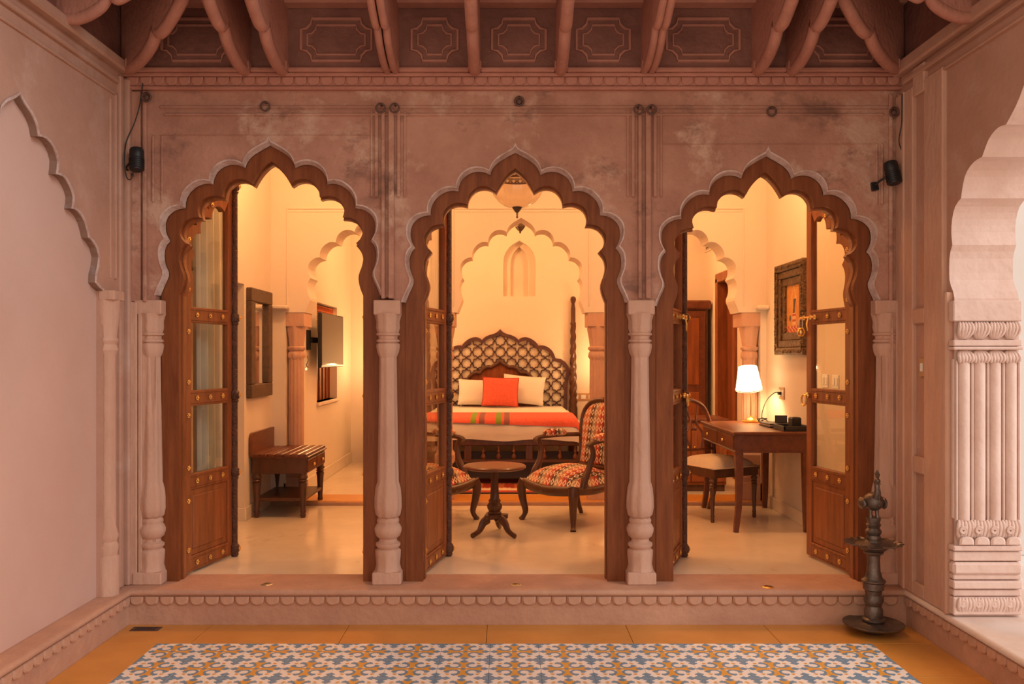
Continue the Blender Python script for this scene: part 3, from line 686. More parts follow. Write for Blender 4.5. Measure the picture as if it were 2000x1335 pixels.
# back wall niche (pointed, two steps)
ni = empty('trim_6', kind='structure')
nx = PX(1014, 10.7); n_in = []
zb, zsn, zt = PZ(580, 10.7), PZ(520, 10.7), PZ(473, 10.7)
hwn = 31 * 10.7 / 1795
def nicheline(hw, zt_, zs_, zb_): 
    a = dense([(hw, zs_), (hw * .93, zs_ + (zt_ - zs_) * .38), (hw * .6, zs_ + (zt_ - zs_) * .74), (0, zt_)], 4)
    return [(hw, zb_)] + a + [(-x, z) for x, z in reversed(a[:-1])] + [(-hw, zb_)]
o_ = nicheline(hwn, zt, zsn, zb)
i_ = nicheline(hwn * .55, zt - .06, zsn - .02, zb)
# wall around the niche: proud slab with the niche cut out of its lower edge closed by a sill
slabx = 1.4; pr = .16
polyn = [(nx - slabx, ZC), (nx - slabx, ZA)]
tagb = MB()
tagb.box((AX0, D_END - pr, ZA), (AX1, D_END, zb)); tagb.prism([(AX0, ZC), (AX0, zb), (nx - hwn, zb)] + [(nx + x, z) for x, z in reversed(o_)][1:] + [(AX1, zb), (AX1, ZC)], lambda a, b, t: (a, D_END - pr + t, b), pr)
tagb.build('wall_back_face', 'plaster', ni)
m = MB(); m.prism([(nx + x, z) for x, z in o_] + [(nx + x, z) for x, z in reversed(i_)], lambda a, b, t: (a, D_END - .07 + t, b), .07); m.build('niche_step', 'plaster', ni)
DB = D_END - pr

# ================================================================= COLUMNS OF THE FRONT
def front_column(px, lab, half=False, xoff=None):
    xc = PX(px, 5.09) if xoff is None else xoff
    root = empty('stone_column', (xc, 5.09 * S, ZF), 0, lab, 'column', 'carved columns of the stone front')
    zz = lambda py: PZ(py, 5.09) - ZF
    MB().bbox((-.079, -.075, 0), (.079, .075, zz(1112)), .006).build('plinth_block', 'stone_light', root)
    MB().lathe([(.072, zz(1112)), (.064, zz(1100)), (.068, zz(1085)), (.069, zz(1073)), (.058, zz(1069))], n=24, flute=.05, nf=8).build('lotus_foot', 'stone_light', root, 50)
    MB().lathe([(.052, zz(1070)), (.068, zz(1064)), (.068, zz(1059)), (.05, zz(1055)), (.048, zz(1050)), (.066, zz(1045)), (.074, zz(1036)), (.075, zz(1030)), (.066, zz(1023)), (.058, zz(1020)), (.062, zz(1016)), (.06, zz(1012)), (.05, zz(1008))], n=32, flute=.02, nf=16).build('rings', 'stone_light', root, 45)
    MB().lathe([(.052, zz(1010)), (.066, zz(1004)), (.073, zz(990)), (.072, zz(970)), (.067, zz(952)), (.061, zz(944)), (.057, zz(940)), (.055, zz(900)), (.052, zz(840)), (.048, zz(760)), (.046, zz(695))], n=48, flute=.045, nf=8).build('shaft', 'stone_light', root, 60)
    MB().lathe([(.047, zz(697)), (.058, zz(688)), (.064, zz(676)), (.062, zz(671)), (.052, zz(669)), (.062, zz(667)), (.062, zz(664)), (.05, zz(661)), (.052, zz(656)), (.064, zz(654)), (.064, zz(651)), (.055, zz(649))], n=32, flute=.04, nf=8).build('neck', 'stone_light', root, 45)
    m = MB(); m.lathe([(.056, zz(650)), (.064, zz(640)), (.062, zz(628)), (.070, zz(616)), (.074, zz(612))], n=32, flute=.06, nf=8); m.build('capital', 'stone_light', root, 50)
    MB().bbox((-.073, -.06, zz(615)), (.073, .06, ZSP - ZF + .012), .005).build('abacus', 'stone_light', root)
    m = MB(); m.lathe([(.062, ZSP - ZF + .0), (.075, ZSP - ZF + .05), (.05, ZSP - ZF + .10)], n=24, flute=.1, nf=8)
    return root
front_column(758, 'baluster column of pink sandstone between the luggage-rack doorway and the bed doorway')
front_column(1250, 'baluster column of pink sandstone between the bed doorway and the desk doorway')
front_column(0, 'engaged sandstone column at the outer jamb of the luggage-rack doorway', xoff=rims[0][1][0][0] - .035)
front_column(0, 'engaged sandstone column at the outer jamb of the desk doorway', xoff=rims[2][1][-1][0] + .035)
# engaged column on the left wall beside the niche
c_ = empty('stone_column', (XL + .0, leftarch[-1][0] + .055, ZF), 0, 'weathered half column of sandstone beside the plastered niche', 'column')
hz = PZ(575, 4.8) - ZF
MB().lathe([(.058, 0), (.058, .2), (.05, .21), (.056, .26), (.045, .28), (.056, .31), (.042, .36), (.04, hz - .32), (.055, hz - .29), (.045, hz - .26), (.055, hz - .24), (.045, hz - .22), (.06, hz - .12), (.062, hz)], n=20, flute=.04, nf=8).build('shaft', 'stone_light', c_, 40)
MB().bbox((-.02, -.062, hz - .03), (.062, .062, hz + .02), .004).build('abacus', 'stone_light', c_)

# ================================================================= DOORS
DOORN = ['luggage-rack doorway', 'bed doorway', 'desk doorway']
for i, (ax, az) in enumerate(ARCH):
    fr = empty('door_%d' % (i + 1), kind='structure')
    o = [(ax + x, az + z) for x, z in full(OUTH)]; n_ = [(ax + x, az + z) for x, z in full(INNH)]
    o = [(ax + XO, ZF)] + o + [(ax - XO, ZF)]; n_ = [(ax + XI, ZF)] + n_ + [(ax - XI, ZF)]
    m = MB(); y0, y1 = D_FR0, D_FR1
    m.strip([(x, y0, z) for x, z in o], [(x, y0, z) for x, z in n_]); m.strip([(x, y1, z) for x, z in o], [(x, y1, z) for x, z in n_])
    m.strip([(x, y0, z) for x, z in o], [(x, y1, z) for x, z in o]); m.strip([(x, y0, z) for x, z in n_], [(x, y1, z) for x, z in n_])
    m.build('arch_frame', 'wood', fr)
    m = MB()      # rebate lip on the room side
    q_ = [(ax + (x - ax) * .985, ZF + (z - ZF) * .995) for x, z in n_]
    m.strip([(x, y1 - .045, z) for x, z in n_], [(x, y1 - .045, z) for x, z in q_]); m.strip([(x, y1 - .045, z) for x, z in q_], [(x, y1, z) for x, z in q_]); m.strip([(x, y1, z) for x, z in q_], [(x, y1, z) for x, z in n_])
    m.build('frame_lip', 'wood_red', fr)

for i in range(2):
    x0_, x1_ = ARCH[i][0] + XO - .004, ARCH[i + 1][0] - XO + .004
    MB().box((x0_, D_FR0 + .005, ZF), (x1_, D_FR1 - .002, ZSP + .03)).build('mullion', 'wood', bpy.data.objects['door_%d' % (i + 1)])
rm = MB(); rm.sph((0, -.004, 0), (.0045, .005, .0045), 8, 4)
for q in range(6): rm.sph((.0085 * math.cos(q * math.pi / 3), -.002, .0085 * math.sin(q * math.pi / 3)), (.0048, .003, .0048), 6, 4)
ROS = rm.mesh('rosette', 'brass', 60)
LW = XI + .012     # leaf width
RAILS = [.245, .716, 1.197, 1.678]
def door_leaf(hx, hd, ang, side, dz, lab, astragal=False, hardware=False, ros=True):
    """leaf local: u from the hinge (0) to the meeting edge (LW) along +x*side; local -y is the face with studs"""
    root = empty('door_leaf', (hx, hd, ZF), ang, lab, 'door', 'glazed arched door leaves')
    sd = side; TH = .042; b0 = .012
    U = lambda u: u * sd
    out = [(LW - .006 - x * (LW - .012) / XI, 2.565 + dz + z - ZF - .012) for x, z in INNH]       # apex .. springing at hinge
    out += [(.006, b0)]
    inn = []
    zsp = out[-2][1]
    for (u, z) in out[:-1]: inn.append((LW - .006 - (LW - .006 - u) * .885 if True else u, zsp + (z - zsp) * .90))
    inn.append((.006 + (LW - .012) * .115, b0))
    wst = (LW - .012) * .115
    m = MB()
    def fp(l, y): return [(U(u), y, z) for u, z in l]
    m.strip(fp(out, 0), fp(inn, 0)); m.strip(fp(out, TH), fp(inn, TH)); m.strip(fp(out, 0), fp(out, TH)); m.strip(fp(inn, 0), fp(inn, TH))
    m.build('scalloped_stile', 'wood_red', root)
    zt = out[0][1] - .04
    def bx(u0, u1, y0, y1, z0, z1, b=.003, mm=None):
        mm = mm or MB(); a, c = sorted((U(u0), U(u1))); mm.bbox((a, y0, z0), (c, y1, z1), b); return mm
    bx(LW - .062, LW, .001, TH - .001, b0, zt).build('meeting_stile', 'wood_red', root)
    zr = [b0 + .0]
    for k, zc in enumerate(RAILS):
        zc = zc - ZF; bx(wst * .9, LW - .06, .002, TH - .002, max(b0, zc - .045), zc + .045).build('rail', 'wood_red', root)
        for e in (-.030, .030):
            if zc + e > b0 + .01: bx(wst, LW - .062, -.002, .003, zc + e - .003, zc + e + .003, .001).build('rail_bead', 'wood', root)
    # bottom panel, raised
    z0, z1 = RAILS[0] - ZF + .045, RAILS[1] - ZF - .045
    pb = bx(wst, LW - .062, .012, TH - .012, z0, z1).build('bottom_panel', 'wood_red', root)
    bx(wst + .035, LW - .097, .004, TH - .004, z0 + .035, z1 - .035, .006).build('raised_field', 'wood_red', root)
    for za, zb_ in ((RAILS[1], RAILS[2]), (RAILS[2], RAILS[3])):
        bx(wst - .01, LW - .055, .019, .023, za - ZF + .04, zb_ - ZF - .04, .0005).build('glass_pane', 'glass', root)
    top = [(LW - .05, RAILS[3] - ZF + .04)] + [(min(u + .0, LW - .05), z + .012) for u, z in inn[:-1]] + [(wst, RAILS[3] - ZF + .04)]
    MB().prism(top, lambda a, b, t: (U(a), .019 + t, b), .004).build('glass_pane', 'glass', root)
    if ros:
        pts = []
        for zc in RAILS: pts += [(wst + (LW - .062 - wst) * f, zc - ZF) for f in (.16, .5, .84)]
        pts += [(.006 + wst * .5, z - ZF) for z in (.33, .61, .80, 1.10, 1.29, 1.58)] + [(.006 + wst * .5, zsp + .05)]
        mid = lambda i: ((out[i][0] + inn[i][0]) / 2, (out[i][1] + inn[i][1]) / 2)
        pts += [mid(NL * 4 - 5), mid(NL * 3 - 6), mid(NL * 2 - 4)]
        for u, z in pts: inst('rosette', ROS, root, (U(u), -.001, z), (0, 0, 0), (1.25, 1.25, 1.25))
    for z in (.17, .62, 1.05, 1.45):
        m = MB(); m.box((U(.0) - .003, .004, z - .05), (U(.0) + .003, .034, z + .05)); m.tube([(U(-.004), -.004, z - .05), (U(-.004), -.004, z + .05)], .005, 8)
        m.build('hinge', 'steel', root, 50)
    if astragal:
        m = MB(); zz0, zz1 = .02, zt + .03
        m.tube([(U(LW + .004), -.004, zz0), (U(LW + .004), -.004, zz1)], .021, 12); m.build('astragal', 'wood_carved', root, 50)
        for z in (.05, RAILS[1] - ZF, RAILS[2] - ZF, RAILS[3] - ZF, zz1 - .0):
            MB().lathe([(.018, -.05), (.026, -.036), (.022, -.028), (.030, -.018), (.030, .018), (.02, .03)], (U(LW + .004), -.006, z), 14).build('knob_collar', 'wood_carved', root, 40)
            inst('rosette', ROS, root, (U(LW + .012), -.036, z), (0, 0, 0), (1.1, 1.1, 1.1))
    if hardware:
        zb_ = RAILS[3] - ZF
        m = MB(); m.tube([(U(LW + .035), -.022, zb_), (U(LW - .17), -.022, zb_)], .007, 8); m.build('bolt', 'brass', root, 50)
        m = MB()
        for u in (LW - .015, LW - .10, LW - .15): m.tube([(U(u), -.022, zb_ - .014), (U(u), -.022, zb_ + .014)], .010, 8); m.bar((U(u), -.022, zb_), (U(u), .002, zb_), .012, .02)
        m.build('bolt_staple', 'brass', root, 50)
        m = MB(); m.tube([(U(LW - .07), -.022, zb_), (U(LW - .068), -.03, zb_ - .04), (U(LW - .085), -.034, zb_ - .085)], [.006, .008, .004], 8); m.build('bolt_tongue', 'brass', root, 50)
        z2 = RAILS[2] - ZF
        MB().sph((U(LW - .045), -.012, z2), (.018, .02, .018)).build('ring_boss', 'brass', root, 60)
        m = MB(); m.tube([(U(LW - .03) + .010 * math.cos(a) * sd, -.034 + .0 * math.cos(a) - .026 * math.cos(a) * 1.0 * 0, z2 - .035 + .036 * math.sin(a)) if False else (U(LW - .03) + .030 * math.cos(a), -.032, z2 - .030 + .034 * math.sin(a)) for a in [2 * math.pi * q / 20 for q in range(20)]], .006, 8, closed=True); m.build('pull_ring', 'brass', root, 60)
    return root
HD = 5.215 * S
AN = [R(77), R(77)]
def leaf(i, left, ang, **kw):
    ax, az = ARCH[i]; dz = az - 2.565
    lab = kw.pop('lab')
    if left: return door_leaf(ax - XI - .006, HD, R(ang), 1, dz, lab, **kw)
    return door_leaf(ax + XI + .006, HD, R(-ang), -1, dz, lab, **kw)
leaf(0, True, 77, astragal=True, lab='open teak door leaf with curtain seen through its glass, next to the plastered niche wall')
leaf(0, False, 78, lab='teak door leaf swung edge-on behind the column, across from the luggage rack')
leaf(1, True, 79, astragal=True, lab='open teak door leaf half hiding the left armchair')
leaf(1, False, 100, lab='teak door leaf swung edge-on in front of the right armchair')
leaf(2, True, 70, astragal=True, hardware=True, lab='open teak door leaf seen nearly edge-on beside the desk chair')
lr = leaf(2, False, 81, hardware=True, lab='open teak door leaf with brass bolt, padlock and pull ring beside the framed painting')
# padlock hanging from the bolt of the right-hand leaf
bpy.context.view_layer.update()
pp = lr.matrix_world @ Vector((-(LW + .028), -.022, RAILS[3] - ZF - .0))
pk = empty('padlock', (pp.x, pp.y, pp.z - .115), 0, 'small brass padlock with steel shackle hanging from a door bolt', 'padlock')
MB().lathe([(.010, -.0), (.022, .012), (.024, .03), (.018, .05), (.01, .055)], n=14).build('body', 'brass', pk, 50)
MB().tube([(-.011, 0, .05)] + [(.011 * -math.cos(a), 0, .095 + .014 * math.sin(a)) for a in [math.pi * q / 8 for q in range(9)]] + [(.011, 0, .05)], .0035, 8).build('shackle', 'steel', pk, 60)

# ================================================================= THINGS ON THE STONE FRONT
RINGS = [(293, 195, 'round iron boss near the spotlight cable beside the plastered niche'), (520, 210, 'iron ring hanging above the tip of the luggage-rack arch'), (746, 216, 'iron ring above the luggage-rack side of the first column'), (773, 216, 'iron ring above the bed side of the first column'), (1014, 200, 'round iron ring above the tip of the bed arch'),
         (1245, 219, 'iron ring above the bed side of the second column'), (1270, 219, 'iron ring above the desk side of the second column'), (1505, 220, 'iron ring hanging above the tip of the desk arch'), (1739, 224, 'round iron boss above the spotlight next to the arcade pier')]
for px, py, lab in RINGS:
    c = P(px, py, 5.05); c.y = D_WALL - (.042 if px in (293, 773, 1245, 1270, 746, 1739) else .014)
    r = empty('wall_ring', c, 0, lab, 'ring', 'iron rings on the stone front')
    MB().tube([(.024 * math.cos(a), -.010, .024 * math.sin(a)) for a in [2 * math.pi * q / 18 for q in range(18)]], .0055, 8, closed=True).build('ring', 'iron', r, 60)
    MB().tube([(0, .045, .024), (0, -.012, .024), (0, -.016, .018)], .006, 8).build('staple', 'iron', r, 60)
    if 'boss' in lab or 'round' in lab: MB().sph((0, .0, 0), (.017, .012, .017), 12, 6).build('boss', 'iron', r, 60)
def spot(px, py, sgn, lab):
    c = P(px, py, 4.96); root = empty('spotlight', c, 0, lab, 'spotlight', 'black spotlights on the stone front'); root.rotation_euler = (R(-14), R(6 * sgn), 0)
    MB().lathe([(.030, -.062), (.036, -.05), (.036, .012), (.037, .014), (.037, .055), (.034, .062)], n=24).build('housing', 'black', root, 40)
    for k in range(6): MB().lathe([(.039, -.055 + k * .011), (.039, -.050 + k * .011)], n=24).build('cooling_fin', 'black', root, 40)
    MB().lathe([(.031, .056), (.029, .063)], n=20).build('lens', 'glass', root, 40)
    MB().tube([(-.040 * sgn * -1, 0, -.02), (-.07 * sgn * -1, .02, -.03), (-.07 * sgn * -1, .088, -.03)] if sgn > 0 else [(-.040, 0, -.02), (-.07, .02, -.03), (-.07, .088, -.03)], .006, 8).build('bracket_arm', 'black', root, 60)
    sx = 1 if sgn > 0 else -1
    MB().cbox((.07 * sx, .088, -.03), (.035, .02, .045)).build('wall_plate', 'black', root)
spot(267, 312, -1, 'black ribbed spotlight fixed to the stone beside the plastered niche'); spot(1743, 338, -1, 'black ribbed spotlight fixed to the stone next to the arcade pier')
def cable(pts, lab, mt='black_plastic', r=.0032, nm='cable'):
    return tag(MB().tube(dense(pts, 6), r, 6).build(nm, mt, None, 60), lab, 'cable')
yw = D_WALL - .05
cable([(PX(286, 5.05), yw, PZ(168, 5.05)), (PX(280, 5.05), yw, PZ(210, 5.05)), (PX(270, 5.05), yw, PZ(245, 5.05)), (PX(256, 5.05), yw - .01, PZ(282, 5.05)), (PX(247, 4.97), yw - .05, PZ(312, 4.97)), (PX(250, 4.97), yw - .05, PZ(345, 4.97)), (PX(258, 4.97), yw - .05, PZ(352, 4.97)), (PX(265, 4.97), yw - .05, PZ(337, 4.97))], 'thin black cable looping down the stone to the spotlight beside the niche')
cable([(XR - .036, 4.93 * S, PZ(185, 4.95)), (XR - .038, 4.93 * S, PZ(240, 4.95)), (XR - .042, 4.95 * S, PZ(285, 5.0)), (PX(1772, 5.0), yw - .02, PZ(320, 5.0)), (PX(1765, 5.0), yw - .03, PZ(350, 5.0)), (PX(1750, 4.98), yw - .06, PZ(358, 4.98))], 'thin dark cable running down the corner to the spotlight by the arcade pier')
# switch plate in the pier panel
sw = empty('switch_plate', (XR - .002, wpt(1805, 717, XR)[0], wpt(1805, 717, XR)[1]), R(-90), 'tan wall switch plate with one white rocker on the arcade pier', 'switch')
MB().bbox((-.035, -.010, -.048), (.035, .002, .048), .003).build('plate', 'plate_brown', sw); MB().bbox((-.012, -.016, -.022), (.012, -.008, .022), .003).build('rocker', 'plastic_white', sw)

# ---- peacock oil lamp
ol_ = empty('oil_lamp', (PX(1706, 4.79), 4.79 * S, 0), R(0), 'tall bronze oil lamp topped by a peacock, standing on the orange floor', 'oil lamp')
MB().lathe([(.05, 0), (.055, .012), (.06, .03), (.14, .036), (.152, .046), (.153, .052), (.142, .050), (.10, .046), (.06, .056), (.045, .062)], n=40).build('base_dish', 'bronze', ol_, 40)
prof = [(.044, .058), (.050, .064), (.050, .072), (.040, .080), (.041, .115), (.036, .128), (.034, .135), (.040, .150), (.042, .165), (.036, .182), (.034, .190), (.037, .200), (.037, .208), (.045, .214), (.046, .245), (.052, .252), (.052, .258), (.038, .270), (.030, .300), (.027, .350), (.029, .378), (.042, .388), (.044, .396), (.036, .404), (.034, .412)]
MB().lathe([(r * 1.16, z * 1.08 - .004) for r, z in prof], n=28).build('stem', 'bronze', ol_, 40)
z0 = .442
n_ = 72; vs = []
m = MB(); m.lathe([(.035, z0 - .012), (.06, z0 - .010), (.078, z0 + .006), (.078, z0 + .014)], n=36); m.build('drip_bowl', 'bronze', ol_, 40)
m = MB(); rings_ = []
for rr, zz_, amp in ((.03, z0 + .035, 0), (.09, z0 + .020, 0), (.118, z0 + .022, .05), (.136, z0 + .030, .10), (.132, z0 + .024, .10), (.09, z0 + .012, 0)):
    rings_.append([(rr * (1 + amp * math.cos(18 * a)) * math.cos(a), rr * (1 + amp * math.cos(18 * a)) * math.sin(a), zz_) for a in [2 * math.pi * q / n_ for q in range(n_)]])
for A, B in zip(rings_, rings_[1:]): m.strip(A, B, 0, True)
m.build('petal_dish', 'bronze', ol_, 40)
MB().lathe([(.045, z0 + .030), (.036, z0 + .042), (.038, z0 + .055), (.032, z0 + .066), (.039, z0 + .078), (.040, z0 + .090), (.030, z0 + .104), (.035, z0 + .116), (.038, z0 + .122), (.030, z0 + .130), (.036, z0 + .146), (.036, z0 + .158)], n=24).build('upper_stem', 'bronze', ol_, 40)
zp = z0 + .156
pk_ = MB()
pk_.sph((0, .0, zp + .085), (.050, .060, .048), 16, 10)
pk_.tube(dense([(0, -.03, zp + .10), (0, -.05, zp + .14), (0, -.042, zp + .175), (0, -.045, zp + .195)], 4), [.026, .024, .022, .019, .017, .015, .014, .013, .013, .014, .015, .016, .015], 10)
pk_.sph((0, -.048, zp + .198), (.015, .020, .016), 10, 6); pk_.tube([(0, -.062, zp + .197), (0, -.085, zp + .186)], [.007, .002], 6)
pbody = pk_.build('peacock_body', 'bronze', ol_, 60)
for sx in (-1, 1):
    MB().sph((.055 * sx, .012, zp + .075), (.016, .046, .032), 10, 6).build('wing', 'bronze', ol_, 60)
    MB().tube([(.016 * sx, 0, zp + .05), (.017 * sx, -.004, zp + .02), (.018 * sx, -.006, zp - .002)], [.012, .009, .012], 8).build('leg', 'bronze', ol_, 60)
MB().tube(dense([(0, .05, zp + .09), (0, .09, zp + .08), (0, .13, zp + .05)], 4), [.03, .032, .032, .03, .028, .024, .02, .014, .008], 8, (1.2, .5)).build('tail', 'bronze', ol_, 60)
m = MB()
for q in range(5): m.tube([(0, -.048 + (q - 2) * .004, zp + .208), (0, -.048 + (q - 2) * .010, zp + .252 - abs(q - 2) * .008)], [.003, .006], 6)
m.build('crest', 'bronze', ol_, 60)
m = MB()
for q in range(7): m.sph((0, -.070 - .003 * math.sin(q), zp + .075 + q * .014), .0055, 6, 4)
m.build('neck_beads', 'bronze', ol_, 60)

# ================================================================= FRONT ROOM FURNITURE
def turned_leg(m, x, y, z0, z1, r=.024, n=12):
    L = z1 - z0
    m.lathe([(r * .55, 0), (r * .75, L * .05), (r * .6, L * .10), (r * .8, L * .14), (r * .62, L * .18), (r * .95, L * .70), (r * 1.15, L * .78), (r * .9, L * .80), (r * 1.2, L * .83), (r * .9, L * .86), (r * 1.2, L * .89), (r * 1.2, L * .93), (r * .95, L * .95), (r * 1.1, L)], (x, y, z0), n)
# ---- luggage rack
lr0 = 7.08 * S; lrx0, lrx1 = RX0 + .02, -1.552; lrl = .72
lg = empty('luggage_rack', (0, 0, ZF), 0, 'dark wooden luggage bench with slatted top, low shelf and drawers under the wall mirror', 'luggage rack')
zt_ = .495
m = MB()
for i in range(7):
    w_ = (lrx1 - lrx0) / 7; MB().bbox((lrx0 + i * w_ + .004, lr0, zt_ - .022), (lrx0 + (i + 1) * w_ - .003, lr0 + lrl, zt_), .004).build('slat', 'mahogany', lg)
MB().bbox((lrx0, lr0 + .01, zt_ - .035), (lrx1 + .012, lr0 + lrl - .01, zt_ - .02), .004).build('top_frame', 'mahogany', lg)
MB().bbox((lrx0 + .005, lr0 + .015, zt_ - .155), (lrx1 - .005, lr0 + lrl - .015, zt_ - .033), .004).build('apron', 'wood_dark', lg)
for k in range(2):
    y0_, y1_ = lr0 + .03 + k * (lrl - .06) / 2 + .012, lr0 + .03 + (k + 1) * (lrl - .06) / 2 - .012
    dwr = MB().bbox((lrx1 - .012, y0_, zt_ - .145), (lrx1 + .004, y1_, zt_ - .05), .004).build('drawer', 'mahogany', lg)
    MB().sph((lrx1 + .018, (y0_ + y1_) / 2, zt_ - .097), .013, 10, 6).build('knob', 'brass', dwr, 60)
for x_ in (lrx0 + .035, lrx1 - .035):
    for y_ in (lr0 + .04, lr0 + lrl - .05):
        m = MB(); turned_leg(m, x_, y_, 0, zt_ - .15, .030); m.build('leg', 'wood_dark', lg, 45)
MB().bbox((lrx0 + .02, lr0 + .03, .125), (lrx1 - .02, lr0 + lrl - .04, .150), .004).build('low_shelf', 'wood_dark', lg)
hp = [(0, 0), (lrl, 0), (lrl, .13)] + [(lrl - .06 + .06 * math.cos(a), .13 + .05 * math.sin(a)) for a in [math.pi / 2 * q / 5 for q in range(1, 6)]] + [(.06 - .06 * math.cos(math.pi / 2 - a), .13 + .05 * math.sin(math.pi / 2 - a)) for a in [math.pi / 2 * q / 5 for q in range(0, 5)]] + [(0, .13)]
MB().prism(hp, lambda a, b, t: (lrx0 - .014 + t, lr0 + a, zt_ - .02 + b), .024).build('back_board', 'mahogany', lg)
# ---- wall mirror
mi = empty('wall_mirror', (RX0, 7.02 * S, 1.116), 0, 'tall wall mirror in a wide dark frame above the luggage rack', 'mirror')
my, mh = .60, .85
m = MB(); fw = .105
m.bbox((0, 0, 0), (.045, my, fw), .006); m.bbox((0, 0, mh - fw), (.045, my, mh), .006); m.bbox((0, 0, fw), (.045, fw, mh - fw), .006); m.bbox((0, my - fw, fw), (.045, my, mh - fw), .006)
m.build('frame', 'mirror_frame', mi); MB().box((.008, fw, fw), (.014, my - fw, mh - fw)).build('glass', 'mirror', mi)
# ---- curtain by the window recess
cu = empty('curtain', (RX0 + .09, 5.6 * S, ZF + .03), 0, 'long off-white gathered curtain seen through the glass door leaf', 'curtain')
m = MB(); n_ = 90; A = []; B = []
for q in range(n_ + 1):
    t = q / n_; yy = t * .62; o_ = .028 * math.sin(t * 32) + .012 * math.sin(t * 63 + 1)
    A.append((o_, yy, 2.30)); B.append((o_ * 1.25 + .01, yy * 1.0, 0))
m.strip(A, B); m.strip([(x - .004, y_, z) for x, y_, z in A], [(x - .004, y_, z) for x, y_, z in B]); m.strip(A, [(x - .004, y_, z) for x, y_, z in A]); m.build('cloth', 'curtain', cu, 70)
MB().tube([(0, -.06, 2.32), (0, .70, 2.32)], .014, 10).build('rod', 'wood_dark', cu, 60)
m = MB()
for y_ in (0.0, .62): m.tube([(0, y_, 2.32), (-.09, y_, 2.32)], .008, 8)
m.build('rod_bracket', 'wood_dark', cu, 60)

# ---- round table
rt = empty('round_table', (-.093, 6.44 * S, ZF), 0, 'small round dark wood table on a three-footed pedestal between the armchairs', 'table')
MB().lathe([(.205, .462), (.219, .470), (.220, .480), (.212, .488), (.19, .490)], n=48).build('table_top', 'mahogany', rt, 35)
MB().lathe([(.045, .14), (.050, .155), (.040, .165), (.052, .185), (.056, .205), (.040, .225), (.046, .238), (.034, .252), (.030, .30), (.026, .42), (.028, .45), (.055, .463)], n=10).build('pedestal', 'wood_dark', rt, 35)
m = MB(); m.prism([(.095 * math.cos(a), .095 * math.sin(a)) for a in [R(30 + k) for k in (205 - 12, 205 + 12, 325 - 12, 325 + 12, 85 - 12, 85 + 12)]], lambda a, b, t: (a, b, .118 + t), .026); m.build('platform', 'wood_dark', rt)
for a in (R(205 + 15), R(325 - 10), R(80)):
    d_ = Vector((math.cos(a), math.sin(a), 0))
    pts = dense([d_ * .06 + Vector((0, 0, .115)), d_ * .10 + Vector((0, 0, .095)), d_ * .135 + Vector((0, 0, .045)), d_ * .185 + Vector((0, 0, .022)), d_ * .205 + Vector((0, 0, .018))], 3)
    m = MB(); m.tube(pts, [.032, .032, .031, .029, .027, .024, .021, .019, .018, .018, .018, .018, .015], 8, (.75, 1)); m.build('foot', 'wood_dark', rt, 50)

